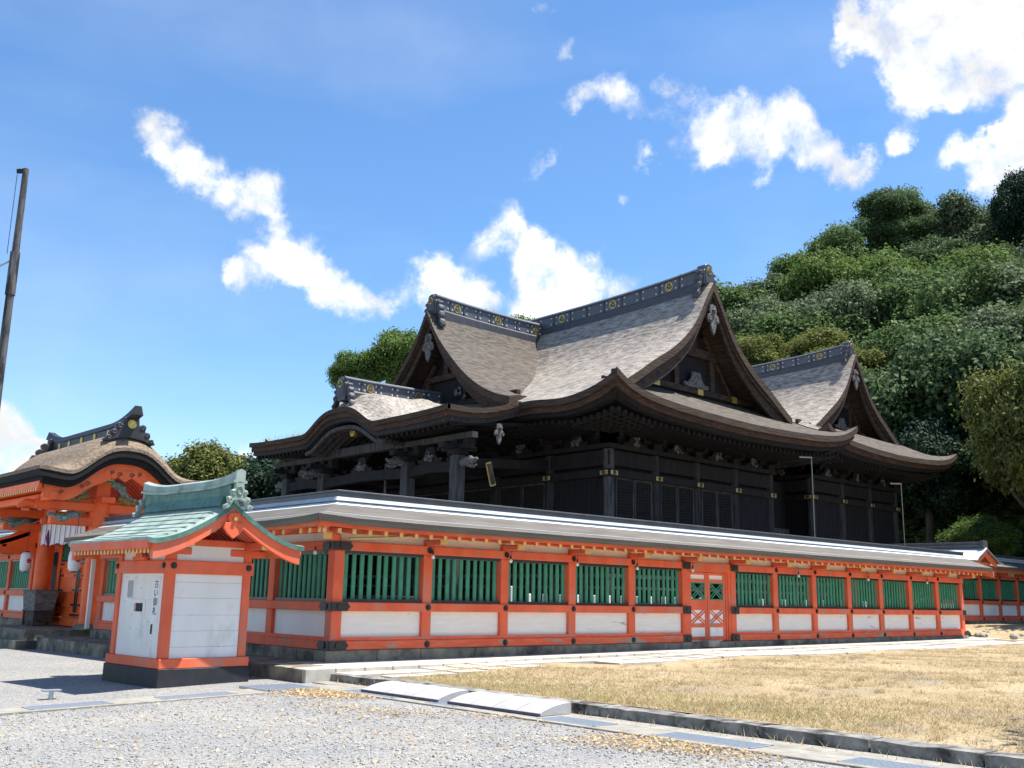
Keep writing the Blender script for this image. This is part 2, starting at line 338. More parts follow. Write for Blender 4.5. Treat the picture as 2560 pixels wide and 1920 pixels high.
# ---------------------------------------------------------------- mesh builder
class MB:
    def __init__(s, xf=None): s.v = []; s.f = []; s.xf = xf
    def add(s, vs, fs):
        o = len(s.v); s.v += [tuple(p) for p in vs]; s.f += [tuple(i + o for i in f) for f in fs]; return s
    def box(s, x0, x1, y0, y1, z0, z1):
        return s.add([(x0, y0, z0), (x1, y0, z0), (x1, y1, z0), (x0, y1, z0), (x0, y0, z1), (x1, y0, z1), (x1, y1, z1), (x0, y1, z1)],
                     [(3, 2, 1, 0), (4, 5, 6, 7), (0, 1, 5, 4), (1, 2, 6, 5), (2, 3, 7, 6), (3, 0, 4, 7)])
    def rough(s, x0, x1, y0, y1, z0, z1, j=.008, cell=.16):
        nx, ny = max(2, int((x1 - x0) / cell) + 1), max(2, int((y1 - y0) / cell) + 1)
        xs, ys = lin(x0, x1, nx + 1), lin(y0, y1, ny + 1); r = lambda: random.uniform(-j, j)
        T = [[(x + r() * (0 < i < nx), y + r() * (0 < k < ny), z1 + r() - (j * 1.5 if i in (0, nx) or k in (0, ny) else 0)) for k, y in enumerate(ys)] for i, x in enumerate(xs)]
        T = [[(p[0] + (r() if i in (0, nx) else 0), p[1] + (r() if k in (0, ny) else 0), p[2]) for k, p in enumerate(row)] for i, row in enumerate(T)]
        B = [[(x, y, z0) for y in ys] for x in xs]
        return s.slab(T, B)
    def beam(s, p, q, w, h, up=(0, 0, 1)):
        p, q = Vector(p), Vector(q); d = (q - p).normalized(); u = Vector(up)
        a = d.cross(u)
        if a.length < 1e-4: a = d.cross(Vector((1, 0, 0)))
        a.normalize(); b = a.cross(d).normalized(); a = a * w / 2; b = b * h / 2
        return s.add([p - a - b, p + a - b, p + a + b, p - a + b, q - a - b, q + a - b, q + a + b, q - a + b],
                     [(0, 1, 2, 3), (7, 6, 5, 4), (0, 4, 5, 1), (1, 5, 6, 2), (2, 6, 7, 3), (3, 7, 4, 0)])
    def tube(s, pts, rads, n=10, cap=True):
        pts = [Vector(p) for p in pts]; o = []
        if isinstance(rads, (int, float)): rads = [rads] * len(pts)
        vs = []; fs = []
        for i, p in enumerate(pts):
            d = (pts[min(i + 1, len(pts) - 1)] - pts[max(i - 1, 0)]).normalized()
            a = d.cross(Vector((0.31, .2, 1) if abs(d.z) < .9 else (1, 0, 0))).normalized(); b = d.cross(a)
            for k in range(n):
                t = 2 * pi * k / n; vs.append(p + (a * cos(t) + b * sin(t)) * rads[i])
        for i in range(len(pts) - 1):
            for k in range(n): fs.append((i * n + k, i * n + (k + 1) % n, (i + 1) * n + (k + 1) % n, (i + 1) * n + k))
        if cap: fs.append(tuple(range(n))[::-1]); fs.append(tuple((len(pts) - 1) * n + k for k in range(n)))
        return s.add(vs, fs)
    def disc(s, c, axis, r, t, n=16, dome=0):
        c = Vector(c); a = Vector(axis).normalized()
        pts = [c, c + a * t]; rr = [r, r]
        if dome: pts += [c + a * (t + dome * .7)]; rr += [r * .6]
        return s.tube(pts, rr, n)
    def grid(s, P):
        nu, nv = len(P), len(P[0]); vs = [p for r in P for p in r]
        return s.add(vs, [(i * nv + j, (i + 1) * nv + j, (i + 1) * nv + j + 1, i * nv + j + 1) for i in range(nu - 1) for j in range(nv - 1)])
    def slab(s, P, Q, sides=True):
        nu, nv = len(P), len(P[0]); s.grid(P); s.grid([r[::-1] for r in Q])
        if sides:
            ring = [(i, 0) for i in range(nu)] + [(nu - 1, j) for j in range(1, nv)] + [(i, nv - 1) for i in range(nu - 2, -1, -1)] + [(0, j) for j in range(nv - 2, 0, -1)]
            n = len(ring); vs = [P[i][j] for i, j in ring] + [Q[i][j] for i, j in ring]
            s.add(vs, [(k, n + k, n + (k + 1) % n, (k + 1) % n) for k in range(n)])
        return s
    def prism(s, poly, fn, w0, w1):
        n = len(poly); vs = [fn(a, b, w0) for a, b in poly] + [fn(a, b, w1) for a, b in poly]
        fs = [tuple(range(n))[::-1], tuple(range(n, 2 * n))] + [(k, (k + 1) % n, n + (k + 1) % n, n + k) for k in range(n)]
        return s.add(vs, fs)
    def build(s, name, mat, parent=None, smooth=None, bevel=0, kind=None):
        me = bpy.data.meshes.new(name)
        vs = [s.xf(*p) for p in s.v] if s.xf else s.v
        off = Vector((0, 0, 0))
        if parent is not None:
            q = parent
            while q is not None: off += q.location; q = q.parent
        me.from_pydata([(p[0] - off.x, p[1] - off.y, p[2] - off.z) for p in vs], [], s.f); me.update()
        bm = bmesh.new(); bm.from_mesh(me)
        if len(s.f) < 60000: bmesh.ops.recalc_face_normals(bm, faces=bm.faces)
        bm.to_mesh(me); bm.free()
        me.materials.append(mat)
        o = bpy.data.objects.new(name, me); COL.objects.link(o)
        if parent is not None: o.parent = parent
        if smooth:
            me.polygons.foreach_set('use_smooth', [True] * len(me.polygons)); me.set_sharp_from_angle(angle=radians(smooth))
        if bevel:
            b = o.modifiers.new('bevel', 'BEVEL'); b.width = bevel; b.segments = 1; b.limit_method = 'ANGLE'
        if kind: o['kind'] = kind
        return o
def thing(name, label, cat, loc=(0, 0, 0), group=None):
    o = bpy.data.objects.new(name, None); COL.objects.link(o); o.location = loc; o.empty_display_size = .2
    o['label'] = label; o['category'] = cat
    if group: o['group'] = group
    return o
def tag(o, label, cat, group=None):
    o['label'] = label; o['category'] = cat
    if group: o['group'] = group
    return o
def sm(t): t = min(1, max(0, t)); return t * t * (3 - 2 * t)
def lin(a, b, n): return [a + (b - a) * i / (n - 1) for i in range(n)]
def curve(xs, ys):
    xs = list(xs); ys = list(ys); n = len(xs)
    m = [0] * n; d = [(ys[i + 1] - ys[i]) / (xs[i + 1] - xs[i]) for i in range(n - 1)]
    m[0], m[-1] = d[0], d[-1]
    for i in range(1, n - 1): m[i] = 0 if d[i - 1] * d[i] <= 0 else 2 * d[i - 1] * d[i] / (d[i - 1] + d[i])
    def f(x):
        x = min(max(x, xs[0]), xs[-1]); i = 0
        while i < n - 2 and x > xs[i + 1]: i += 1
        h = xs[i + 1] - xs[i]; t = (x - xs[i]) / h
        return ys[i] * (1 + 2 * t) * (1 - t) ** 2 + m[i] * h * t * (1 - t) ** 2 + ys[i + 1] * t * t * (3 - 2 * t) + m[i + 1] * h * t * t * (t - 1)
    return f
def arc_poly(cx, cy, r, a0, a1, n): return [(cx + r * cos(radians(a)), cy + r * sin(radians(a))) for a in lin(a0, a1, n)]

# ---------------------------------------------------------------- ground
def gz(x, y):
    z = -.026 * max(0, -2.3 - x) - .008 * max(0, min(y, 14) - 1) * (1 if x < .2 else 0)
    return max(z, -.15)
def pz(x):
    return float(np.interp(x, [0, 4, 8, 10, 15, 21, 28, 60], [.236, .25, .272, .285, .30, .32, .36, .50]))
g = MB(); xs = np.concatenate([np.linspace(-14, -.7, 60)]); ys = np.concatenate([np.linspace(-20, 40, 120)])
g.grid([[(x, y, gz(x, y)) for y in ys] for x in xs]).build('gravel_ground', m_gravel, kind='structure')
MB().grid([[(x, y, -.20) for y in (-900, 900)] for x in (-900, 900)]).build('ground', m_asph, kind='structure')
# precinct floor inside the fence
MB().grid([[(x, y, .22) for y in (.1, 20, 60)] for x in (.1, 20, 45)]).build('precinct_gravel', m_gravel, kind='structure')
# lawn
def lz(x, y):
    return .135 + (pz(x) - .215) * sm((x + .5) / 3) + .02 * sin(x * .9 + y * .5)
lx = list(np.linspace(-.45, 12, 50)) + list(np.linspace(12.5, 60, 60))
ly = list(np.linspace(-34, -1.5, 110))
MB().grid([[(x, y, lz(x, y) + .02 * math.sin(x * 2.3 + y * 1.7) * sm((x) / 2)) for y in ly] for x in lx]).build('lawn', m_lawn, kind='structure', smooth=60)
MB().grid([[(x, y, pz(x) - .05 + .4 * sm((x - 31) / 3) * sm((y + 3) / 3)) for y in lin(-1.6, 12, 12)] for x in lin(28.5, 60, 30)]).build('side_yard', m_lawn, kind='structure', smooth=60)
# stone terrace under the fence
def ed(x): return -1.35 + .55 * sm((x - .5) / 6)
t = MB()
nx = [-1.3 + .62 * i for i in range(0, 50)]
for i in range(len(nx) - 1):
    x0, x1 = nx[i], nx[i + 1] - .012
    a, b = ed(x0), ed(x1)
    t.add([(x0, a, 0), (x1, b, 0), (x1, .35, 0), (x0, .35, 0), (x0, a, pz(x0)), (x1, b, pz(x1)), (x1, .35, pz(x1)), (x0, .35, pz(x0))],
          [(4, 5, 6, 7), (0, 1, 5, 4), (1, 2, 6, 5), (3, 0, 4, 7)])
t.build('stone_terrace', m_pave, kind='structure', bevel=.012)
t = MB()
y = -1.30
while y < 12.4:
    L = random.uniform(.75, 1.15) if y > -1.2 else .35
    t.rough(-1.33, -.5, y + (.06 if y < -1.2 else 0), min(y + L, 12.45) - .012, -.25, .240 + random.uniform(-.004, .004), .006, .2); y += L
t.box(-.51, .35, -.6, 12.45, -.2, .232)
t.build('terrace_kerb', m_stone, kind='structure', bevel=.018)
# lower path along the fence and outer paving strip
t = MB()
for i in range(48):
    x0 = -.7 + .64 * i; x1 = x0 + .632; z = min(lz(x0, -2), pz(x0)) 
    zt = max(pz(x0) - .075, lz(x0, -2) + .03)
    t.box(x0, x1, ed(x0) - .55, ed(x0) + .05, -.05, zt)
t.build('lower_path', m_pave, kind='structure', bevel=.006)
t = MB()
for i in range(44):
    x0 = -.3 + .75 * i; zt = lz(x0, -2.6) + .035
    if 3.0 < x0 < 5.0: continue
    w = random.uniform(-.05, .05)
    t.box(x0, x0 + .735, ed(x0) - 1.5 - w - .25 * sm((x0 - 9) / 6) + .35 * sm((4 - x0) / 2), ed(x0) - .80, -.05, zt)
t.build('outer_paving', m_pave, kind='structure', bevel=.006)
# kerb along the lawn
t = MB(); y = -1.30
while y > -26:
    L = random.uniform(1.15, 1.35); dx = random.uniform(-.012, .012)
    t.rough(-.77 + dx, -.42 + dx, y - L + .015, y, -.2, .156 + random.uniform(-.006, .006)); y -= L
t.build('lawn_kerb', m_kerb, kind='structure', bevel=.010)
# drain channel beside the kerb, and its branch to the left
t = MB()
t.box(-1.72, -1.62, -26, -2.30, -.2, .022).box(-1.16, -.78, -26, -1.36, -.2, .02)
dg = [(-1.62, -1.16)]
t.box(-1.62, -1.16, -26, -1.9, -.3, -.16)
yy = -2.45; k = 0
gr_right = [(-2.94, -4.32), (-5.1, -5.75), (-7.4, -8.4), (-9.28, -10.6), (-11.57, -12.9)]
prev = -1.9
for a, b in gr_right:
    t.box(-1.62, -1.16, a, prev, -.2, .018); prev = b
t.box(-1.62, -1.16, -26, prev, -.2, .018)
t.box(-2.3, -1.72, -2.55, -2.48, -.2, .02)
zl = lambda x: .012 - .022 * max(0, -2.3 - x)
def lbox(x0, x1, y0, y1, dz):
    return [(x0, y0, -.4), (x1, y0, -.4), (x1, y1, -.4), (x0, y1, -.4), (x0, y0, zl(x0) + dz), (x1, y0, zl(x1) + dz), (x1, y1, zl(x1) + dz), (x0, y1, zl(x0) + dz)], [(4, 5, 6, 7), (0, 1, 5, 4), (1, 2, 6, 5), (2, 3, 7, 6), (3, 0, 4, 7)]
t.add(*lbox(-12, -2.3, -2.52, -2.42, .004)); t.add(*lbox(-12, -2.3, -1.98, -1.88, .004))
gr_left = [(-3.25, -2.5 - .0), (-4.5, -3.55), (-6.3, -5.25)]
prev = -2.3
for a, b in [(-4.25, -3.1), (-6.1, -5.0), (-8.2, -7.1)]:
    t.add(*lbox(b, prev, -2.42, -1.98, 0)); prev = a
t.add(*lbox(-12, prev, -2.42, -1.98, 0))
t.build('drain_channel', m_conc, kind='structure', bevel=.006)
def grate(x0, x1, y0, y1, z, label, slope=None, step=.035, cross=.035):
    o = thing('drain_grate', label, 'drain grate', ((x0 + x1) / 2, (y0 + y1) / 2, z), 'steel grates over the drain')
    b = MB(); zz = (lambda x: zl(x) + .008) if slope else (lambda x: z)
    fr = .02
    for (a, b_, c, d) in ((x0, x1, y0, y0 + fr), (x0, x1, y1 - fr, y1), (x0, x0 + fr, y0, y1), (x1 - fr, x1, y0, y1)):
        b.add([(a, c, zz(a) - .03), (b_, c, zz(b_) - .03), (b_, d, zz(b_) - .03), (a, d, zz(a) - .03), (a, c, zz(a)), (b_, c, zz(b_)), (b_, d, zz(b_)), (a, d, zz(a))], [(4, 5, 6, 7), (0, 1, 5, 4), (1, 2, 6, 5), (2, 3, 7, 6), (3, 0, 4, 7)])
    b.build('frame', m_steel, o)
    b = MB(); long_x = (x1 - x0) > (y1 - y0)
    n = int((x1 - x0) / step)
    for i in range(1, n):
        x = x0 + (x1 - x0) * i / n; b.add([(x - .005, y0, zz(x) - .025), (x + .005, y0, zz(x) - .025), (x + .005, y1, zz(x) - .025), (x - .005, y1, zz(x) - .025), (x - .005, y0, zz(x) - .003), (x + .005, y0, zz(x) - .003), (x + .005, y1, zz(x) - .003), (x - .005, y1, zz(x) - .003)], [(4, 5, 6, 7), (0, 1, 5, 4), (1, 2, 6, 5), (2, 3, 7, 6), (3, 0, 4, 7)])
    n = int((y1 - y0) / cross)
    for i in range(1, n):
        yv = y0 + (y1 - y0) * i / n; b.add([(x0, yv - .005, zz(x0) - .025), (x1, yv - .005, zz(x1) - .025), (x1, yv + .005, zz(x1) - .025), (x0, yv + .005, zz(x0) - .025), (x0, yv - .005, zz(x0) - .002), (x1, yv - .005, zz(x1) - .002), (x1, yv + .005, zz(x1) - .002), (x0, yv + .005, zz(x0) - .002)], [(4, 5, 6, 7), (0, 1, 5, 4), (2, 3, 7, 6)])
    b.build('bars', m_steel, o)
    MB().box(x0 + .01, x1 - .01, y0 + .01, y1 - .01, z - .16, z - .15).build('pit_floor', m_pit, o)
gl = ['steel grate beside the shorter grey ramp, below the kerb', 'short steel grate in the gap between the two grey ramps', 'steel grate just past the longer ramp along the kerb', 'steel grate in the open drain midway along the lawn kerb', 'steel grate at the bottom edge of the photo below the lawn kerb']
for (a, b), l in zip(gr_right, gl): grate(-1.61, -1.17, b + .01, a - .01, .024, l)
for (a, b), l in zip([(-4.25, -3.1), (-6.1, -5.0), (-8.2, -7.1)], ['narrow steel grate in front of the amulet kiosk', 'narrow steel grate left of the kiosk shadow', 'narrow steel grate at the left edge of the gravel']):
    grate(a + .01, b - .01, -2.41, -1.99, zl((a + b) / 2) + .008, l, True)
grate(-2.62, -1.70, -2.47, -1.52, .03, 'large square steel grate at the corner of the drain', None, .05, .05)
# two convex ramps lying over the drain against the kerb
def kerb_ramp(y0, y1, nseg, label):
    o = thing('kerb_ramp', label, 'ramp', (-1.1, (y0 + y1) / 2, .02), 'grey ramps over the drain')
    for i in range(nseg):
        a = y0 + (y1 - y0) * i / nseg + .006; b = y0 + (y1 - y0) * (i + 1) / nseg - .006
        prof = [(-.82 - .58 * tt, .030 + .115 * (1 - tt ** 2.0) ** .9 + .0) for tt in lin(0, 1, 12)]
        poly = [(-.88, .025)] + [(p[0] - .06, p[1] + .02) for p in prof] + [(-1.46, .025)]
        MB().prism(poly, lambda u, v, w: (u, w, v), a, b).build('ramp_segment', m_ramp, o, smooth=40)
        MB().box(-1.478, -1.445, a, b, .026, .058).build('ramp_lip', m_rampd, o)
kerb_ramp(-5.22, -3.3, 3, 'shorter grey three-piece ramp nearer the fence corner')
kerb_ramp(-7.32, -5.45, 4, 'longer grey four-piece ramp nearer the viewer')

# ---------------------------------------------------------------- the fence
def fence(T, posts, u_end, xf, zoff=0.0, mitre0=False, mitre1=False, door=None, roof_end_extra=0, slats=True, u_start=None, worn=False, dark=False, fine=True):
    mb = lambda: MB(lambda u, v, z: (lambda p: (p[0], p[1], z + zoff))(xf(u, v)))
    u0 = posts[0] - .12 if u_start is None else u_start
    segs = [(u0, u_end)] if not door else [(u0, door[0]), (door[1], u_end)]
    # foundation stones
    b = mb(); u = u0 - .12
    while u < u_end:
        L = random.uniform(.8, 1.5); e = min(u + L, u_end + .05); b.box(u, e - .012, -.02 + random.uniform(0, .01), .42, .18, .447); u += L
    b.build('foundation_stones', m_stone, T, bevel=.012)
    wornm = m_worn if worn else m_verm
    for a, e in segs:
        mb().box(a - .03, e + .03, .04, .36, .449, .625).build('bottom_beam', wornm, T, bevel=.012)
        mb().box(a, e, .045, .355, 1.19, 1.365).build('middle_beam', m_verm, T, bevel=.012)
        mb().box(a - .03, e + .03, .05, .35, 2.365, 2.545).build('top_beam', m_verm, T, bevel=.012)
        mb().box(a, e, .075, .325, .627, .69).build('sill_board', m_verm, T)
    # posts
    for i, p in enumerate(posts):
        h = .12
        mb().box(p - h, p + h, .082, .318, .626, 2.364).build('post', m_verm, T, bevel=.012)
    big = set()
    if fine:
        for i, p in enumerate(posts):
            if door and (abs(p - door[0]) < .2 or abs(p - door[1]) < .2) or i == 0 and mitre0 or i == len(posts) - 1: continue
            for z, r in ((.535, .07), (1.278, .066), (2.455, .066)):
                mb().disc((p, .04, z), (0, -1, 0), r, .014, 14).disc((p, .026, z), (0, -1, 0), r * .55, .02, 10).build('nail_cover', m_black, T, smooth=40)
    # bays
    bays = list(zip(posts[:-1], posts[1:]))
    for a, e in bays:
        if door and abs(a - door[0]) < .3: continue
        mb().box(a + .12, e - .12, .165, .215, .69, 1.19).build('lower_panel', m_whitew if worn else m_white, T)
        mb().box(a + .12, e - .12, .11, .29, 2.305, 2.365).build('slat_frame', m_lacq, T); mb().box(a + .12, e - .12, .11, .29, 1.365, 1.425).build('slat_frame', m_lacq, T)
        n = max(3, round((e - a - .24) / .19)); b = mb(); st = (e - a - .24) / n
        for k in range(n):
            c = a + .12 + st * (k + .5) + random.gauss(0, .006); w = .046 + random.uniform(-.004, .003)
            b.add([(c - w, .2, 1.42), (c, .2 - w, 1.42), (c + w, .2, 1.42), (c, .2 + w, 1.42), (c - w, .2, 2.31), (c, .2 - w, 2.31), (c + w, .2, 2.31), (c, .2 + w, 2.31)], [(0, 1, 5, 4), (1, 2, 6, 5), (2, 3, 7, 6), (3, 0, 4, 7)]) if False else b.box(c - w, c + w, .185, .215, 1.42, 2.31)
        b.build('slat_panel', m_green, T)
    mb().box(u0, u_end, .16, .24, 2.546, 2.72).build('plaster_band', m_whitew if worn else m_white, T)
    # purlin, rafters
    mb().box(u0, u_end + roof_end_extra * .6, .10, .30, 2.72, 2.86).build('purlin', m_verm, T)
    us = lambda v: (v if mitre0 else u0 - roof_end_extra)
    for sgn in (-1, 1):
        b = mb(); b2 = []
        n = int((u_end - u0 - .1) / .37)
        vmid = .2
        for k in range(n):
            u = u0 + .15 + .37 * (k + .2)
            vin, vout = vmid + sgn * .1, vmid + sgn * 1.0
            if mitre0 and sgn < 0: pass
            b.beam((u, vin, 3.02), (u, vout, 2.675), .075, .085, (0, 0, 1))
            b2.append(u)
        if mitre0 and sgn < 0:
            for k in range(3):
                u = -.2 - .3 * k + .15
        b.build('rafters', m_verm, T)
        if sgn < 0:
            for u in b2: mb().box(u - .039, u + .039, vout - .014, vout, 2.628, 2.722).build('rafter_end', m_yellow, T)
    # brackets
    for i, p in enumerate(posts):
        if i == 0 and mitre0: continue
        b = mb().box(p - .085, p + .085, -.42, .30, 2.546, 2.67); b.build('bracket', m_verm, T, bevel=.02)
        if fine: mb().box(p - .09, p + .09, -.435, -.40, 2.56, 2.676).build('bracket_tip', m_yellow, T)
    # roof
    lo, hi = -1.0, 1.4
    rz = lambda v: 2.895 + .47 * max(0, 1 - abs(v - .2) / 1.2) ** 1.18
    uend = u_end + roof_end_extra
    def up(u, v):
        r = 0
        if mitre0: r += .06 * exp(-max(0, u - v) / .7) * (abs(v - .2) / 1.2) ** 2
        if roof_end_extra and not dark: r += .04 * exp(-max(0, uend - u) / .5)
        return r
    # courses of shingles as small steps
    NC = 8; vs = []
    b = mb()
    ucuts = [0, .03, .08, .15, .3, .6, 1.0]
    for side in (-1, 1):
        cols = []
        steps = []
        for c in range(NC):
            v0 = .2 + side * (1.2 - 1.2 * c / NC); v1 = .2 + side * (1.2 - 1.2 * (c + 1) / NC)
            steps += [(v0, rz(v0) + .007), (v1, rz(v1) - .003)]
        P = []
        for tt in ucuts:
            row = []
            for v, z in steps:
                ua = (v if mitre0 else u0 - roof_end_extra); ub = (u_end - (v - .2) * 0 + roof_end_extra)
                u = ua + (ub - ua) * tt; row.append((u, v, z + up(u, v)))
            P.append(row)
        b.grid(P)
    b.build('roof_shingles', m_froof, T)
    # thick wooden eave edge under the shingles
    for side in (-1, 1):
        b = mb(); P = []; Q = []
        for tt in ucuts:
            rp = []; rq = []
            for v in (.2 + side * 1.2, .2 + side * .9, .2 + side * .3):
                ua = (v if mitre0 else u0 - roof_end_extra); ub = u_end + roof_end_extra; u = ua + (ub - ua) * tt
                rp.append((u, v, rz(v) + .006 + up(u, v))); rq.append((u, v + (-.03 * side if abs(v - .2) > 1.1 else 0), rz(v) - .125 + up(u, v)))
            P.append(rp); Q.append(rq)
        b.slab(P, Q).build('eave_edge', m_fedge, T)
        b = mb(); P = []; Q = []
        for tt in ucuts:
            rp = []; rq = []
            for v in (.2 + side * 1.10, .2 + side * .98):
                ua = (v if mitre0 else u0 - roof_end_extra); ub = u_end + roof_end_extra - .05; u = ua + (ub - ua) * tt
                rp.append((u, v, 2.79 + up(u, v))); rq.append((u, v, 2.715 + up(u, v)))
            P.append(rp); Q.append(rq)
        b.slab(P, Q).build('fascia', m_verm, T)
    ua = .2 if mitre0 else u0 - roof_end_extra
    b = mb(); 
    b.add([(ua - (.21 if mitre0 else 0), -.01, 3.33), (u_end + roof_end_extra + .02, -.01, 3.33), (u_end + roof_end_extra + .02, .41, 3.33), (ua + (.21 if mitre0 else 0), .41, 3.33),
           (ua - (.17 if mitre0 else 0), .03, 3.405), (u_end + roof_end_extra + .02, .03, 3.405), (u_end + roof_end_extra + .02, .37, 3.405), (ua + (.17 if mitre0 else 0), .37, 3.405)],
          [(4, 5, 6, 7), (0, 1, 5, 4), (1, 2, 6, 5), (2, 3, 7, 6), (3, 0, 4, 7), (3, 2, 1, 0)]).build('ridge_flashing', m_fband, T)
    b = mb()
    d0, d1 = (.12, .12) if mitre0 else (0, 0)
    e1 = u_end + roof_end_extra + .05
    for (w, z0, z1) in ((.12, 3.405, 3.51), (.155, 3.51, 3.545)):
        k = w if mitre0 else 0
        b.add([(ua - k, .2 - w, z0), (e1, .2 - w, z0), (e1, .2 + w, z0), (ua + k, .2 + w, z0), (ua - k, .2 - w, z1), (e1, .2 - w, z1), (e1, .2 + w, z1), (ua + k, .2 + w, z1)],
              [(4, 5, 6, 7), (0, 1, 5, 4), (1, 2, 6, 5), (2, 3, 7, 6), (3, 0, 4, 7), (3, 2, 1, 0)])
    b.build('ridge_box', m_ftin, T, bevel=.006)
XR = [.2, 2.41, 4.60, 6.78, 8.95, 11.12, 13.30, 15.42, 17.56, 19.67, 21.75, 23.84, 25.91, 27.9]
right_wing = thing('shrine_fence', 'long vermilion fence wing with a two-leaf door in its middle', 'fence', (14, .2, .23), 'vermilion fence wings round the shrine')
fence(right_wing, XR, 28.0, lambda u, v: (u, v), 0, mitre0=True, door=(11.12, 13.30), roof_end_extra=.25, worn=True, u_start=.06)
LY = [.2, 2.5, 4.87, 7.23, 9.6, 11.96]
left_wing = thing('shrine_fence', 'shaded vermilion fence wing between the corner post and the thatched gate', 'fence', (.2, 6, .23), 'vermilion fence wings round the shrine')
fence(left_wing, LY[1:], 12.1, lambda u, v: (v, u), 0, mitre0=True, u_start=.34)
# the first bay of the left wing needs its own slats and panel against the corner post
mbx = lambda: MB(lambda u, v, z: (v, u, z))
mbx().box(.33, 2.38, .165, .215, .69, 1.19).build('lower_panel', m_white, left_wing)
mbx().box(.33, 2.38, .11, .29, 2.305, 2.365).build('slat_frame', m_lacq, left_wing); mbx().box(.33, 2.38, .11, .29, 1.365, 1.425).build('slat_frame', m_lacq, left_wing)
b = mbx()
for k in range(11): c = .33 + 2.05 / 11 * (k + .5); b.box(c - .046, c + .046, .185, .215, 1.42, 2.31)
b.build('slat_panel', m_green, left_wing)
# corner fittings wrapping the corner post
for z0, z1, k in ((.50, .70, 0), (1.19, 1.36, 1), (2.36, 2.54, 2)):
    b = MB(); e = .032 if k == 0 else .034
    zc = (z0 + z1) / 2 - (.06 if k == 0 else 0); h = .085
    for xf in (lambda u, v, z: (u, v, z), lambda u, v, z: (v, u, z)):
        c = MB(xf)
        poly = [(e, zc - h), (.40, zc - h), (.44, zc - .03), (.47, zc), (.44, zc + .03), (.40, zc + h), (e, zc + h)]
        vs = [xf(p, e - .012, q) for p, q in poly] + [xf(p, e + .004, q) for p, q in poly]; n = len(poly)
        b.add(vs, [tuple(range(n)), tuple(range(n, 2 * n))] + [(i, (i + 1) % n, n + (i + 1) % n, n + i) for i in range(n)])
        c.disc((.22, e - .012, zc), (0, -1, 0), .06, .02, 14); b.add([xf(*p) for p in c.v], c.f)
    b.build('corner_fitting', m_black, right_wing)
MB().beam((.25, .25, 2.74), (-.74, -.74, 2.70), .12, .11).build('hip_rafter', m_verm, right_wing)
MB().beam((-.74, -.74, 2.70), (-.765, -.765, 2.70), .13, .12).build('hip_rafter_tip', m_yellow, right_wing)
MB().beam((.2, .2, 2.60), (-.42, -.42, 2.60), .15, .12).build('corner_bracket', m_verm, right_wing)
MB().beam((-.40, -.40, 2.60), (-.43, -.43, 2.60), .16, .125).build('corner_bracket_tip', m_yellow, right_wing)
# extra rafters in the corner
b = MB(); b2 = MB()
for k in range(3):
    u = .02 - .33 * k - .1
    b.beam((u, u + .12, 2.78), (u, -.8, 2.675), .075, .085); b2.box(u - .039, u + .039, -.814, -.8, 2.628, 2.722)
    b.beam((u + .12, u, 2.78), (-.8, u, 2.675), .075, .085); b2.box(-.814, -.8, u - .039, u + .039, 2.628, 2.722)
b.build('rafters', m_verm, right_wing); b2.build('rafter_ends', m_yellow, right_wing)
# fittings at the two door posts
for p in (11.12, 13.30):
    for z in (.535, 1.278, 2.455): MB().box(p - .17, p + .17, .018, .04, z - .1, z + .1).disc((p, .018, z), (0, -1, 0), .06, .02, 12).build('door_post_fitting', m_black, right_wing, bevel=.01)
for z0, z1, e in ((1.19, 1.37, .03), (.45, .6, .02)): MB().box(27.82, 28.06, e, .4 - e, z0, z1).build('end_fitting', m_black, right_wing)
# the door
MB().box(11.24, 13.18, .06, .30, 2.30, 2.545).box(11.24, 11.32, .10, .30, .45, 2.30).box(13.08, 13.18, .10, .30, .45, 2.30).box(13.0, 13.08, .13, .28, .45, 2.30).build('door_frame', m_verm, right_wing, bevel=.008)
for x0, x1 in ((11.34, 12.15), (12.17, 12.98)):
    D = MB(); y0, y1 = .14, .20
    D.box(x0, x0 + .09, y0, y1, .47, 2.29).box(x1 - .09, x1, y0, y1, .47, 2.29)
    for z0, z1 in ((.47, .58), (.82, .92), (1.28, 1.55), (2.02, 2.10), (2.22, 2.29)): D.box(x0 + .09, x1 - .09, y0, y1, z0, z1)
    d = D.build('door', m_verm, right_wing, bevel=.006)
    for z0, z1 in ((.58, .82), (.92, 1.28), (2.10, 2.22)): MB().box(x0 + .09, x1 - .09, .168, .178, z0, z1).build('white_panel', m_white, d)
    def xlat(z0, z1, mat, nm, w):
        b = MB(); a0, a1 = x0 + .09, x1 - .09; L = Vector((a1 - a0, 0, z1 - z0)); nrm = Vector((-(z1 - z0), 0, a1 - a0)).normalized() * .035
        for s in (-1, 1):
            b.beam(Vector((a0, .155, z0)) + nrm * s, Vector((a1, .155, z1)) + nrm * s, .022, w, (0, 0, 1))
            n2 = Vector((nrm.x, 0, -nrm.z)); b.beam(Vector((a0, .159, z1)) + n2 * s, Vector((a1, .159, z0)) + n2 * s, .022, w, (0, 0, 1))
        b.build(nm, mat, d)
    xlat(.92, 1.28, m_verm, 'cross_bars', .028)
    xlat(1.56, 2.01, m_green, 'cross_lattice', .03)
    MB().box(x0 + .09, x0 + .12, .145, .17, 1.55, 2.02).box(x1 - .12, x1 - .09, .145, .17, 1.55, 2.02).box(x0 + .12, x1 - .12, .145, .17, 1.55, 1.58).box(x0 + .12, x1 - .12, .145, .17, 1.99, 2.02).build('lattice_frame', m_green, d)
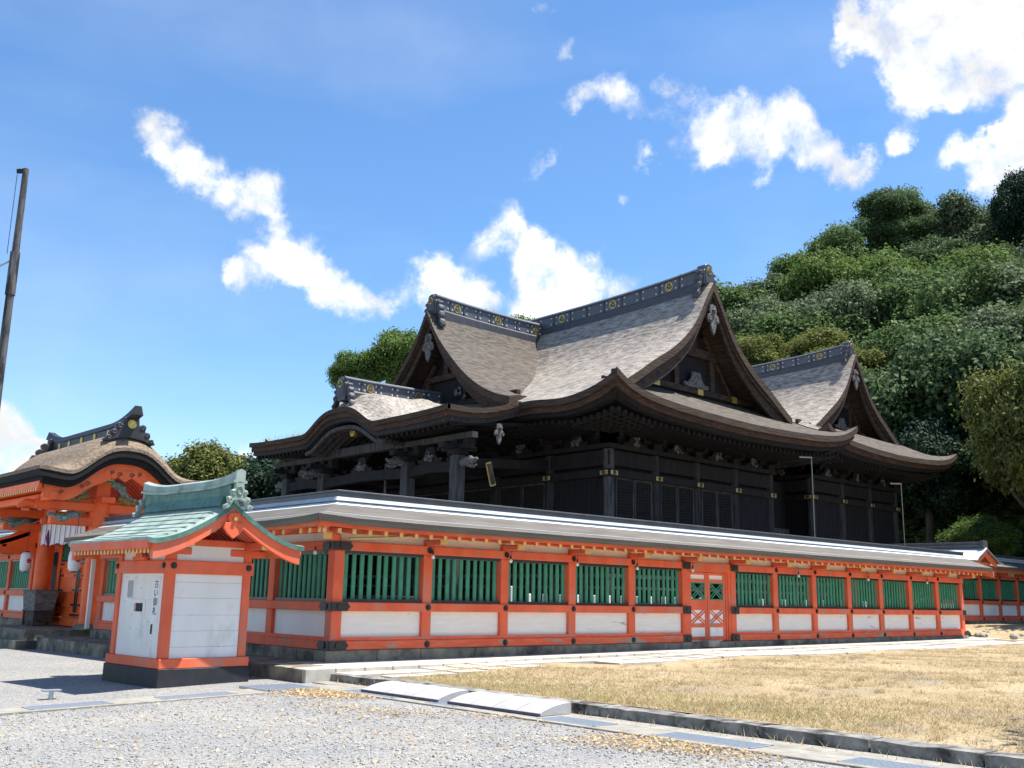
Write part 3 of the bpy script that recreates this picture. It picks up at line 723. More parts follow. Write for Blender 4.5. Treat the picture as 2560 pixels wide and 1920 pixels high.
# gold-edged gable boards at the far end of the right wing
P = [(v, 2.80 + .44 * max(0, 1 - abs(v - .2) / 1.2) ** 1.15) for v in lin(-1.02, 1.42, 25)]
MB().prism([(v, z) for v, z in P] + [(v, z - .2) for v, z in P[::-1]], lambda a, b_, w: (w, a, b_), 28.20, 28.25).build('gable_board', m_verm, right_wing)
b = MB().prism([(v, z + .02) for v, z in P[:5]] + [(v, z - .24) for v, z in P[:5][::-1]], lambda a, b_, w: (w, a, b_), 28.255, 28.27); b.build('gable_board_tip', m_gold, right_wing)
# fence beyond the gate, and the fence at the back right
far_left = thing('shrine_fence', 'vermilion fence wing on the far side of the thatched gate, at the left edge', 'fence', (.2, 26, .23), 'vermilion fence wings round the shrine')
fence(far_left, [18.04 + 2.3 * k for k in range(6)], 30.0, lambda u, v: (v, u), .10, fine=True)
back_right = thing('shrine_fence', 'dark shaded vermilion fence set back beyond the end of the long wing', 'fence', (44, 3.5, .7), 'vermilion fence wings round the shrine')
fence(back_right, [33.2 + 2.13 * k for k in range(12)], 57.0, lambda u, v: (u, v + 3.3), .43, fine=True)
# small roofed side gate at the end of the right wing
sg = thing('side_gate', 'small side gate with a grey gabled roof at the far end of the long fence', 'gate', (31.2, 3, .4))
zr_ = lambda d: 3.42 + .46 * (1 - d / 1.15) ** 1.3
P = []; Q = []
for yv in lin(.35, 9, 8):
    c = .10 * max(0, 1 - (yv - .35) / 1.2) ** 2
    P.append([(31.2 + s, yv, zr_(min(1.15, abs(s))) - (c if abs(s) > .9 else c * .3)) for s in lin(-1.15, 1.15, 15)]); Q.append([(31.2 + s, yv, zr_(min(1.15, abs(s))) - .10 - (c if abs(s) > .9 else c * .3)) for s in lin(-1.15, 1.15, 15)])
MB().slab([[(x, y, z - .012) for x, y, z in r] for r in P], Q).build('roof_edge', m_fedge, sg, smooth=40); MB().grid([[(31.2 + (x - 31.2) * .985, y + .01 * (1 if y < 1 else 0), z) for x, y, z in r] for r in P]).build('roof', m_froof, sg, smooth=40)
MB().box(31.02, 31.38, .45, 9, 3.86, 3.96).box(31.07, 31.33, .5, 9, 3.96, 4.10).box(31.0, 31.4, .42, .56, 3.86, 4.14).build('roof_ridge', m_ftin, sg, bevel=.01)
MB().prism([(s, zr_(min(1.15, abs(s))) - .11) for s in lin(-1.1, 1.1, 15)] + [(s, zr_(min(1.15, abs(s))) - .34) for s in lin(-1.0, 1.0, 15)[::-1]], lambda a, b_, w: (31.2 + a, w, b_), .45, .52).build('gable_board', m_verm, sg)
for yv in (3.9, 6.2):
    MB().box(31.08, 31.32, yv, yv + .24, .3, 3.2).build('post', m_verm, sg)
MB().box(31.1, 31.3, .6, 8, 2.95, 3.15).build('beam', m_verm, sg); MB().box(30.4, 32.0, .62, .80, 3.152, 3.27).build('cross_beam', m_verm, sg)
MB().box(30.35, 30.40, .62, .80, 3.14, 3.28).build('beam_tip', m_yellow, sg)
# ---------------------------------------------------------------- halls
F_PROF = curve([0, .6, 1.2, 2.3, 3.3, 4.4, 5.4, 6.2, 6.7, 7.1, 7.5], [7.83, 8.13, 8.44, 9.10, 9.60, 10.16, 10.84, 11.60, 12.32, 13.0, 13.56])
def lift(t): return .5 * exp(-max(t, 0) / .8) + .45 * exp(-max(t, 0) / 3.4)
def crest(mbs, c, ax_u, ax_v, ax_n, r):
    """gold disc with a raised rim and three comma shapes"""
    c, U, V, Nn = Vector(c), Vector(ax_u), Vector(ax_v), Vector(ax_n)
    g, k = mbs
    g.disc(c, Nn, r, .02, 20)
    def pt(a, b, w): return c + U * a * r + V * b * r + Nn * (.02 + w)
    for q in range(3):
        a0 = q * 2 * pi / 3; poly = []
        cxx, cyy = .36 * cos(a0), .36 * sin(a0)
        for i in range(12):
            t = i / 11; ang = a0 + .35 + t * 1.75; ro = .40 + .38 * min(1, t * 2.2); poly.append((ro * cos(ang), ro * sin(ang)))
        for i in range(8):
            t = 1 - i / 7; ang = a0 + .35 + t * 1.75; ri = .40 + .34 * t; poly.append((ri * .72 * cos(ang) if t < .2 else ri * cos(ang), ri * .72 * sin(ang) if t < .2 else ri * sin(ang)))
        k.prism(poly, lambda a, b, w: pt(a, b, w), 0, .012)
        k.prism([(cxx + .24 * cos(2 * pi * i / 12), cyy + .24 * sin(2 * pi * i / 12)) for i in range(12)], lambda a, b, w: pt(a, b, w), 0, .014)
def ridge(T, p0, p1, width, height, up_ends, n_panels, crest_every=3, crest_off=1, end0=True, end1=True, sc=1.0, mat=None):
    """box ridge with panels, studs, crests along p0->p1 (horizontal); ends swept up"""
    p0, p1 = Vector(p0), Vector(p1); d = (p1 - p0); L = d.length; d.normalize(); side = Vector((-d.y, d.x, 0))
    upz = lambda s: up_ends * ((abs(2 * s - 1)) ** 2.6)
    def loft(prof, name, mat, parent):
        n = 25; P = [[p0 + d * (L * s) + side * a + Vector((0, 0, b + upz(s))) for a, b in prof] for s in lin(0, 1, n)]
        b = MB(); b.grid(P); m = len(prof); b.add(P[0], [tuple(range(m))]); b.add(P[-1], [tuple(range(m))]); return b.build(name, mat, parent)
    w, h = width / 2, height
    base = loft([(-w * 1.25, -.35), (-w * 1.25, .0), (-w * 1.06, .06), (w * 1.06, .06), (w * 1.25, 0), (w * 1.25, -.35), (-w * 1.25, -.35)], 'ridge_foot', m_tind, T)
    body = loft([(-w, .05), (-w, h * .82), (w, h * .82), (w, .05), (-w, .05)], 'ridge_box', mat or m_tin, T)
    cap = loft([(-w * 1.3, h * .80), (-w * 1.3, h * .88), (-w * .9, h), (w * .9, h), (w * 1.3, h * .88), (w * 1.3, h * .80), (-w * 1.3, h * .80)], 'ridge_cap', m_tin, T)
    stp, std, g, k = MB(), MB(), MB(), MB()
    for i in range(n_panels + 1):
        s = i / n_panels
        for sg_ in (-1, 1):
            q = p0 + d * (L * s) + side * sg_ * (w + .012) + Vector((0, 0, upz(s)))
            stp.beam(q + Vector((0, 0, .08)), q + Vector((0, 0, h * .80)), .07 * sc, .03, side)
            if i < n_panels:
                pw = L / n_panels
                for fs in (.16, .84):
                    s2 = (i + fs) / n_panels
                    for fz in (.24, .66):
                        std.disc(p0 + d * (L * s2) + side * sg_ * w + Vector((0, 0, upz(s2) + h * fz)), side * sg_, .038 * sc, .02, 8, .02)
                if i % crest_every == crest_off:
                    s2 = (i + .5) / n_panels
                    crest((g, k), p0 + d * (L * s2) + side * sg_ * w + Vector((0, 0, upz(s2) + h * .45)), d, (0, 0, 1), side * sg_, h * .29)
    stp.build('ridge_straps', m_tind, body); std.build('ridge_studs', m_stud, body, smooth=40)
    for cr in range(1):
        g.build('crests', m_gold, body, smooth=40); k.build('crest_commas', m_ink, body)
def onigawara(T, c, face, width, h, sc=1.0):
    """ridge-end ornament: shouldered plate with scrolls and a crest; face = outward horizontal unit vector"""
    c, f = Vector(c), Vector(face); s = Vector((-f.y, f.x, 0)); Z = Vector((0, 0, 1)); W = width / 2
    fn = lambda a, b, w: c + s * a + Z * b + f * w
    poly = [(-W, -.1), (-W * 1.02, h * .62), (-W * .78, h * .66), (-W * .72, h * .86)] + [(W * .72 * cos(radians(a)), h * .86 + h * .16 * sin(radians(a))) for a in lin(160, 20, 7)] + [(W * .72, h * .86), (W * .78, h * .66), (W * 1.02, h * .62), (W, -.1)]
    o = MB().prism(poly, fn, -.42 * sc, 0).build('ridge_end_tile', m_tin, T, bevel=.02)
    MB().prism([(a * .80, b * .88 + .05) for a, b in poly], fn, .002, .03).build('face_plate', m_tind, o)
    for sg_ in (-1, 1):
        out = [(.95, .60), (1.30, .62), (1.52, .50), (1.36, .38), (1.62, .30), (1.78, .12), (1.60, .0), (1.88, -.12), (2.02, -.32), (1.84, -.46), (2.10, -.62), (2.22, -.84), (2.02, -1.0), (1.80, -.92), (1.55, -.58), (1.30, -.25), (.95, .05)]
        o3 = MB().prism([(sg_ * W * u, h * v) for u, v in out], fn, -.36 * sc, -.06 * sc).build('scroll_fin', m_tind, o, bevel=.03)
        b = MB()
        for u, v, r in ((1.30, .47, .11), (1.50, .16, .11), (1.68, -.24, .10), (1.92, -.74, .10)):
            pts = [c + s * (sg_ * W * u + r * h * (1 - t * .7) * cos(t * 8)) + Z * (h * v + r * h * (1 - t * .7) * sin(t * 8)) - f * .05 * sc for t in lin(0, 1, 14)]
            b.tube(pts, .022, 5)
        b.build('fin_scrolls', m_tin, o3, smooth=50)
    g, k = MB(), MB(); crest((g, k), c + Z * h * .62 + f * .03, s, Z, f, W * .52); g.build('crest', m_gold, o, smooth=40); k.build('crest_commas', m_ink, o)
def gegyo(T, c, face, sc=1.0, mat=None):
    c, f = Vector(c), Vector(face); s = Vector((-f.y, f.x, 0)); Z = Vector((0, 0, 1))
    half = [(0, .25), (.16, .22), (.22, .02), (.17, -.10), (.30, -.16), (.36, -.34), (.26, -.46), (.14, -.42), (.17, -.56), (.10, -.76), (0, -.92)]
    poly = half + [(-a, b) for a, b in half[::-1][1:-1]]
    o = MB().prism([(a * sc, b * sc) for a, b in poly], lambda a, b, w: c + s * a + Z * b + f * w, 0, .09).build('gable_pendant', mat or m_carve, T, bevel=.015)
    b = MB().disc(c + f * .09 - Z * .0, f, .10 * sc, .07, 6, .05)
    for sg_ in (-1, 1): b.disc(c + s * sg_ * .2 * sc - Z * .30 * sc + f * .09, f, .09 * sc, .03, 10)
    b.build('pendant_boss', mat or m_carve, o, smooth=40)
def frog_strut(mb_, c, s, f, w, h):
    """kaerumata silhouette"""
    c, s, f = Vector(c), Vector(s), Vector(f); Z = Vector((0, 0, 1))
    half = [(0, h), (.16 * w, h * .98), (.22 * w, h * .55), (.36 * w, h * .22), (.5 * w, h * .28), (.53 * w, h * .12), (.46 * w, 0)]
    poly = half + [(-a, b) for a, b in half[::-1][:-1]]
    mb_.prism(poly, lambda a, b, ww: c + s * a + Z * b + f * ww, 0, .08)
def under(b_, P, th): return b_.slab([[(p[0], p[1], p[2] - .012) for p in r] for r in P], [[(p[0], p[1], p[2] - th) for p in r] for r in P])
def strip(P, thick, inset):  # roof slab: top grid, underside grid
    return P, [[(p[0], p[1], p[2] - thick) for p in r] for r in P]
def gable_end(T, xr, yv, yw, prof, dmax, face, zbase, sc, crestz):
    """bargeboards, gable wall and fittings at the gable facing `face` (-1 => -Y); profile along x"""
    f = face
    ds = lin(0, dmax, 22)
    for sgn in (-1, 1):
        top = [(sgn * d, prof(d) - .36) for d in ds]; bot = [(sgn * d, prof(d) - .36 - (.62 - .18 * (1 - d / dmax))) for d in ds]
        MB().prism(top + bot[::-1], lambda a, b, w: (xr + a, w, b), yv - f * .16, yv - f * .26).build('bargeboard', m_browood, T)
        top2 = [(sgn * d, prof(d) - .38) for d in ds]; bot2 = [(sgn * d, prof(d) - .52) for d in ds]
        MB().prism(top2 + bot2[::-1], lambda a, b, w: (xr + a, w, b), yv - f * .06, yv - f * .16).build('bargeboard_edge', m_browood, T)
    # recessed wall
    wl_ = [(sgn * d, prof(d) - .55) for sgn, dd in ((-1, ds[::-1]), (1, ds)) for d in dd]
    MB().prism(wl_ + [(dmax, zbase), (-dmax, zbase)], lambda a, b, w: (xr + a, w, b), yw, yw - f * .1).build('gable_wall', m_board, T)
    b = MB(); H = prof(0) - zbase
    yb = yw + f * .16
    b.box(xr - dmax * .92, xr + dmax * .92, min(yw, yb), max(yw, yb), zbase + .08, zbase + .30)
    b.box(xr - dmax * .27, xr + dmax * .27, min(yw, yb), max(yw, yb), zbase + H * .36, zbase + H * .44)
    b.box(xr - .14, xr + .14, min(yw, yb), max(yw, yb), zbase + H * .44, zbase + H * .85)
    for sgn in (-1, 1):
        b.box(xr + sgn * dmax * .22 - .13, xr + sgn * dmax * .22 + .13, min(yw, yb), max(yw, yb), zbase + .3, zbase + H * .36)
        b.beam((xr + sgn * dmax * .44, yw + f * .10, zbase + .3), (xr + sgn * dmax * .12, yw + f * .10, zbase + H * .56), .14, .2, (0, 1, 0))
    b.build('gable_beams', m_browood, T)
    k = MB(); frog_strut(k, (xr, yw + f * .16, zbase + .3), (1, 0, 0), (0, f, 0), 1.5 * sc, .62 * sc); k.build('frog_leg_strut', m_carve, T)
    gm = MB()
    for q in (-.46, .06, .5): gm.box(xr + q * dmax - .17, xr + q * dmax + .17, min(yw + f * .165, yw + f * .185), max(yw + f * .165, yw + f * .185), zbase + .06, zbase + .32)
    gm.build('gold_fittings', m_gold, T)
    gegyo(T, (xr, yv - f * .13, prof(0) - 1.15 * sc), (0, f, 0), 1.05 * sc)

def hall(T, xr, yr, hx, hy, yv_in, prof, z_corner_lift=1.0, kohai=None, dormer=None, sc=1.0, wall=2.6, ridge_h=.66, panels=18):
    x0, x1, y0, y1 = xr - hx, xr + hx, yr - hy, yr + hy
    E = hx - 5.2 * hx / 7.5            # eave strip depth where skirt meets gable
    pf = lambda e: prof(e)
    TH = .23
    def lf(t, e): return z_corner_lift * lift(t) * exp(-e / 1.5)
    KY = kohai['half'] if kohai else 0
    def front_extra(y, e):   # slight rise of the front eave toward the porch
        if not kohai: return 0
        a = abs(y - yr); return .24 * sm((hy - 2 - a) / 2.4) * exp(-e / 1.6)
    zrk = 9.05
    def hump(y, x):
        if not kohai: return 0
        d = abs(y - yr); a = max(0, zrk - base_x(x)); w = 2.5 + .9 * sm((x - kohai['x']) / 1.0)
        if x < kohai['x'] + 1.1: a = a * (sm((x - kohai['x']) / 1.1) * .46 + .54)
        return a * .5 * (1 + cos(pi * min(1, d / w) ** 1.5))
    kz = curve([9.4, 10.2, 11.0, 12.0, 12.6], [7.62, 7.62, 7.70, 7.95, 8.17]) if kohai else None
    def base_x(x): return kz(x) if x < x0 else pf(x - x0) + .24 * exp(-(x - x0) / 1.6)
    roof = MB(); rund = MB()
    # -X and +X strips and upper slopes as one sheet each
    es = lin(0, E, 9)
    for sgn in (-1, 1):
        P = []
        for s in np.linspace(0, 1, 71):
            row = []
            for e in es:
                ya, yb = y0 + e, y1 - e; yy = ya + (yb - ya) * s; t_ = min(yy - y0, y1 - yy)
                z = pf(e) + lf(t_, e)
                if sgn < 0: z += front_extra(yy, e) + (hump(yy, x0 + e) if kohai else 0)
                row.append((xr + sgn * (hx - e), yy, z))
            P.append(row)
        roof.grid(P); under(rund, P, TH)
        # upper slope
        P = []
        yvs = np.concatenate([lin(y0 + yv_in, y0 + yv_in + 1.2, 7), lin(y0 + yv_in + 1.5, y1 - yv_in - 1.5, 40), lin(y1 - yv_in - 1.2, y1 - yv_in, 7)])
        for yy in yvs:
            row = []; q = min(yy - (y0 + yv_in), (y1 - yv_in) - yy)
            for e in list(np.linspace(E, hx, 26)):
                z = pf(e) - .12 * max(0, 1 - q / .9) ** 2 + .22 * (abs(yy - yr) / (hy - yv_in)) ** 3 * sm((e - E) / 2)
                if sgn < 0 and kohai: z += hump(yy, x0 + e)
                row.append((xr + sgn * (hx - e), yy, z))
            P.append(row)
        roof.grid(P); under(rund, P, .34)
    roof.build('roof', m_thatch_lit, T, smooth=50); rund.build('roof_underlayer', m_tedge, T, smooth=50)
    # skirts on -Y and +Y
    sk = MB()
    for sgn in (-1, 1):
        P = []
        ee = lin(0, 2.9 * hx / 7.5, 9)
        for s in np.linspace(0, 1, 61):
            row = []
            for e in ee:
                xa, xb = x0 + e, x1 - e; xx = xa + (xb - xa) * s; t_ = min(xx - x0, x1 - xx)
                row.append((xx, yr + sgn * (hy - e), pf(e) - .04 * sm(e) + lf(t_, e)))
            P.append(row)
        MB().grid(P).build('skirt_roof', m_thatch_shaded, T, smooth=50); under(MB(), P, TH).build('skirt_underlayer', m_tedge, T, smooth=50)
    # eave edge bands: layered bark under the lip, then reddish boards
    def eave_path(inset):
        pts = []
        n = 60
        for i in range(n): u = i / n; yy = y1 - inset + (y0 - y1 + 2 * inset) * u; t_ = min(yy - y0, y1 - yy); pts.append((x0 + inset, yy, pf(0) + lf(t_, 0) + front_extra(yy, 0)))
        for i in range(n): u = i / n; xx = x0 + inset + (x1 - x0 - 2 * inset) * u; t_ = min(xx - x0, x1 - xx); pts.append((xx, y0 + inset, pf(0) + lf(t_, 0)))
        for i in range(n): u = i / n; yy = y0 + inset + (y1 - y0 - 2 * inset) * u; t_ = min(yy - y0, y1 - yy); pts.append((x1 - inset, yy, pf(0) + lf(t_, 0)))
        for i in range(n + 1): u = i / n; xx = x1 - inset + (x0 - x1 + 2 * inset) * u; t_ = min(xx - x0, x1 - xx); pts.append((xx, y1 - inset, pf(0) + lf(t_, 0)))
        return pts
    def band(i0, i1, dz0, dz1, name, mat):
        A, B = eave_path(i0), eave_path(i1); b = MB()
        b.slab([[(p[0], p[1], p[2] + dz0), (q[0], q[1], q[2] + dz0 + .0)] for p, q in zip(A, B)], [[(p[0], p[1], p[2] + dz1), (q[0], q[1], q[2] + dz1)] for p, q in zip(A, B)])
        b.build(name, mat, T)
    band(-.015, .10, -.012, -.24, 'eave_lip', m_tedge)
    band(.10, .42, -.24, -.44, 'eave_bark_layer', m_redwood)
    band(.22, .60, -.44, -.57, 'eave_board', m_oldwood)
    # rafters, two tiers
    rf = MB()
    wl0 = wall
    zp = pf(0)
    def ray(px, py, ox, oy, t_, L1, z_out, z_in): rf.beam((px + ox * L1, py + oy * L1, z_in), (px + ox * .5, py + oy * .5, z_out), .10, .13)
    for side in range(2):
        n = int((y1 - y0 - 1.2) / .30)
        for i in range(n):
            yy = y0 + .7 + .30 * i; t_ = min(yy - y0, y1 - yy); l_ = lf(t_, .5)
            ray(x0 if side == 0 else x1, yy, 1 if side == 0 else -1, 0, t_, wl0, zp - .66 + l_ + (front_extra(yy, 0) if side == 0 else 0), zp - .56)
            ray(x0 if side == 0 else x1, yy, 1.0 if side == 0 else -1, 0, t_, wl0 + .6, zp - .98 + l_ * .6, zp - .70) if i % 1 == 0 and False else None
        n = int((x1 - x0 - 1.2) / .30)
        for i in range(n):
            xx = x0 + .7 + .30 * i; t_ = min(xx - x0, x1 - xx); l_ = lf(t_, .5)
            ray(xx, y0 if side == 0 else y1, 0, 1 if side == 0 else -1, t_, wl0, zp - .66 + l_, zp - .56)
    rf.build('rafters', m_oldwood, T)
    # soffit
    b = MB(); A, B = eave_path(.45), eave_path(wl0 + .2)
    b.grid([[(p[0], p[1], p[2] - .54), (q[0], q[1], zp - .40)] for p, q in zip(A, B)]); b.build('soffit', m_board, T)
    # gables
    zg = pf(2.9 * hx / 7.5) - .05
    prof_d = lambda d: pf(hx - d) + .10
    for f, yv in ((-1, y0 + yv_in), (1, y1 - yv_in)):
        gable_end(T, xr, yv, yv - f * 1.15, prof_d, 5.1 * hx / 7.5, f, zg - .05, sc, 0)
        onigawara(T, (xr, yv - f * .22, prof_d(0) + .06), (0, f, 0), .62 * sc, .74 * sc, sc)
    ridge(T, (xr, y0 + yv_in + .5, prof_d(0) - .24), (xr, y1 - yv_in - .5, prof_d(0) - .24), .46 * sc, ridge_h, .26, panels)
    # ------------- body
    wx0, wx1, wy0, wy1 = x0 + wall, x1 - wall, y0 + wall + .1, y1 - wall - .1
    return dict(x0=x0, x1=x1, y0=y0, y1=y1, wx0=wx0, wx1=wx1, wy0=wy0, wy1=wy1, hump=hump, base_x=base_x, kz=kz)

def body(T, q, nx, ycols, zt, lattice=True, zfloor=0.0, big=True):
    """columns, beams, panels, struts for the -Y side and the -X side (and plain far sides)"""
    wx0, wx1, wy0, wy1 = q['wx0'], q['wx1'], q['wy0'], q['wy1']
    xc = lin(wx0, wx1, nx + 1)
    cols = [(x, wy0) for x in xc] + [(wx0, y) for y in ycols[1:]] + [(x, wy1) for x in xc[1:]] + [(wx1, y) for y in ycols[1:-1]]
    for x, y in cols:
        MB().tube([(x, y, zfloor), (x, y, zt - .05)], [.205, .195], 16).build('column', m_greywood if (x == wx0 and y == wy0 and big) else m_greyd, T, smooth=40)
    # core walls
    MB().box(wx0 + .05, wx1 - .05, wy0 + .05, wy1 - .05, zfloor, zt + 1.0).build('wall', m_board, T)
    zn = zt - .88
    b = MB()
    for (z0, z1, o) in ((zn - .14, zn + .12, .25), (zt - .62, zt - .10, .16), (zt - .02, zt + .14, .26), (zfloor + 1.0, zfloor + 1.2, .22)):
        b.box(wx0 - o, wx1 + o, wy0 - o, wy0 - .02, z0, z1).box(wx0 - o, wx0 - .02, wy0 - .02, wy1 + o, z0 + .003, z1 + .003).box(wx0 - .02, wx1 + o, wy1 + .02, wy1 + o, z0, z1).box(wx1 + .02, wx1 + o, wy0 - .02, wy1 + .02, z0, z1)
    b.build('tie_beams', m_oldwood, T)
    # gold crest plates on the tie beam
    for (x, y) in [(x, wy0) for x in xc]:
        MB().box(x - .18, x + .18, y - .275, y - .252, zn - .09, zn + .07).build('beam_fitting', m_gold, T, bevel=.02)
    for yy in ycols:
        MB().box(wx0 - .275, wx0 - .252, yy - .18, yy + .18, zn - .09, zn + .07).build('beam_fitting', m_gold, T, bevel=.02)
    k = MB()
    for x in xc: k.disc((x, wy0 - .275, zn - .01), (0, -1, 0), .075, .015, 12)
    for yy in ycols: k.disc((wx0 - .275, yy, zn - .01), (-1, 0, 0), .075, .015, 12)
    k.build('fitting_crests', m_ink, T)
    # bracket complexes at column heads
    def bracket(x, y, ox, oy):
        b = MB(); sx, sy = -oy, ox
        b.box(x - .22, x + .22, y - .22, y + .22, zt + .14, zt + .36)
        for st, (z, rch, wid) in enumerate(((zt + .36, .55, .62), (zt + .60, .95, .80))):
            b.beam((x - sx * wid, y - sy * wid, z + .08), (x + sx * wid, y + sy * wid, z + .08), .15, .17)
            b.beam((x, y, z + .08), (x + ox * rch, y + oy * rch, z + .08), .15, .17)
            for w in (-wid, 0, wid):
                b.box(x + sx * w - .11, x + sx * w + .11, y + sy * w - .11, y + sy * w + .11, z + .165, z + .27)
            b.box(x + ox * rch - .12, x + ox * rch + .12, y + oy * rch - .12, y + oy * rch + .12, z + .165, z + .29)
            b.beam((x + ox * rch - sx * .45, y + oy * rch - sy * .45, z + .36), (x + ox * rch + sx * .45, y + oy * rch + sy * .45, z + .36), .14, .16)
        b.build('bracket_set', m_oldwood, T)
    for x in xc: bracket(x, wy0, 0, -1)
    for yy in ycols: bracket(wx0, yy, -1, 0)
    b = MB().box(wx0 - 1.05, wx1 + 1.05, wy0 - 1.03, wy0 - .87, zt + .98, zt + 1.14).box(wx0 - 1.03, wx0 - .87, wy0 - .87, wy1 + 1.0, zt + .983, zt + 1.143); b.build('eave_purlin', m_oldwood, T)
    # frog-leg struts between columns
    st, st2 = MB(), MB()
    for a, e in zip(xc[:-1], xc[1:]):
        c = (a + e) / 2; s1 = MB(); frog_strut(s1, (c, wy0 - .10, zt + .14), (1, 0, 0), (0, -1, 0), 1.15, .52); o = s1.build('frog_leg_strut', m_oldwood, T)
        s2 = MB()
        for i in range(9):
            r_ = random.uniform(.05, .10); s2.disc((c + random.uniform(-.2, .2), wy0 - .17, zt + .24 + random.uniform(-.05, .24)), (0, -1, 0), r_, .05, 8, .03)
        s2.build('strut_carving', m_carve, o, smooth=40)
    for a, e in zip(ycols[:-1], ycols[1:]):
        c = (a + e) / 2; s1 = MB(); frog_strut(s1, (wx0 - .10, c, zt + .14), (0, 1, 0), (-1, 0, 0), 1.15, .52); o = s1.build('frog_leg_strut', m_oldwood, T)
        s2 = MB()
        for i in range(9):
            r_ = random.uniform(.05, .10); s2.disc((wx0 - .17, c + random.uniform(-.2, .2), zt + .24 + random.uniform(-.05, .24)), (-1, 0, 0), r_, .05, 8, .03)
        s2.build('strut_carving', m_carve, o, smooth=40)
    # panels
    def panel(a, e, zlo, zhi, mk, typ):
        b = MB(mk)
        if typ == 'board':
            n = 9
            for i in range(n): b.box(a + (e - a) * i / n + .006, a + (e - a) * (i + 1) / n - .006, .0, .03, zlo, zhi)
            b.build('plank_wall', m_board, T)
        else:
            b.box(a, e, .0, .02, zlo, zhi); o = b.build('lattice_door', m_latback, T)
            b = MB(mk); n = max(4, int((e - a) / .105)); m_ = int((zhi - zlo) / .105)
            for i in range(1, n): x = a + (e - a) * i / n; b.box(x - .016, x + .016, -.035, -.002, zlo + .05, zhi - .05)
            for j in range(1, m_): z = zlo + (zhi - zlo) * j / m_; b.box(a + .04, e - .04, -.033, -.004, z - .016, z + .016)
            b.build('lattice', m_lattice, o)
            MB(mk).box(a, a + .05, -.05, 0, zlo, zhi).box(e - .05, e, -.05, 0, zlo, zhi).box(a + .05, e - .05, -.05, 0, zlo, zlo + .06).box(a + .05, e - .05, -.05, 0, zhi - .06, zhi).build('door_frame', m_greywood, o)
    my = lambda u, v, z: (u, wy0 - .06 + v, z)
    mxx = lambda u, v, z: (wx0 - .06 + v, u, z)
    zlo, zhi = zfloor + 1.2, zn - .14
    for i, (a, e) in enumerate(zip(xc[:-1], xc[1:])):
        m_ = (a + e) / 2
        if lattice and i < 3: panel(a + .24, m_ - .02, zlo, zhi, my, 'lat'); panel(m_ + .02, e - .24, zlo, zhi, my, 'lat')
        else: panel(a + .22, e - .22, zlo, zhi, my, 'board')
    for i, (a, e) in enumerate(zip(ycols[:-1], ycols[1:])):
        if lattice and i > 0: 
            m_ = (a + e) / 2; panel(a + .24, m_ - .02, zlo, zhi, mxx, 'lat'); panel(m_ + .02, e - .24, zlo, zhi, mxx, 'lat')
        else: panel(a + .22, e - .22, zlo, zhi, mxx, 'board')

HALL = thing('worship_hall', 'large dark worship hall with bark roof, front dormer gable and porch, nearer of the two', 'shrine hall', (20.1, 15, .2))
q = hall(HALL, 20.1, 15, 7.5, 11.2, 1.62, F_PROF, 1.0, kohai=dict(x=9.4, half=6.65))
YC = [q['wy0'], 9.34, 12.3, 17.7, 20.66, q['wy1']]
body(HALL, q, 4, YC, 6.72, zfloor=.2)
# porch roof, continuing the front slope
def kohai_z(x, y):
    d = abs(y - 15) / 6.65
    return q['kz'](x) + .10 * d ** 6 + q['hump'](y, x)
xs_ = [9.4, 9.5, 9.62, 9.8, 10.0, 10.25, 10.5, 10.9, 11.3, 11.7, 12.1, 12.45, 12.62]
P = [[(x, 15 + v, kohai_z(x, 15 + v)) for v in np.linspace(-6.65, 6.65, 91)] for x in xs_]
MB().grid(P).build('porch_roof', m_thatch_lit, HALL, smooth=55); under(MB(), P, .18).build('porch_underlayer', m_tedge, HALL, smooth=55)
# porch front and side edges: bark, board
def pedge(i0, i1, d0, d1, name, mat):
    b = MB(); vs_ = np.linspace(-6.65 + max(i0, 0) * .6, 6.65 - max(i0, 0) * .6, 91)
    P = [[(9.4 + i0, 15 + v, kohai_z(9.4, 15 + v) + d0), (9.4 + i1, 15 + v, kohai_z(9.4, 15 + v) + d0)] for v in vs_]
    Q = [[(9.4 + i0, 15 + v, kohai_z(9.4, 15 + v) + d1), (9.4 + i1, 15 + v, kohai_z(9.4, 15 + v) + d1)] for v in vs_]
    b.slab(P, Q)
    for s in (-1, 1):
        yy = 15 + s * (6.65 - i0 * .6)
        P = [[(x, yy, kohai_z(x, 15 + s * 6.65) + d0), (x, yy - s * .3, kohai_z(x, 15 + s * 6.65) + d0)] for x in lin(9.4 + i1 + .002, 12.7, 16)]
        Q = [[(x, yy, kohai_z(x, 15 + s * 6.65) + d1), (x, yy - s * .3, kohai_z(x, 15 + s * 6.65) + d1)] for x in lin(9.4 + i1 + .002, 12.7, 16)]
        b.slab(P, Q)
    b.build(name, mat, HALL)
pedge(-.012, .12, -.01, -.19, 'porch_eave_lip', m_tedge)
pedge(.08, .42, -.19, -.37, 'porch_bark_layer', m_redwood)
pedge(.16, .5, -.37, -.53, 'porch_board', m_greyd)
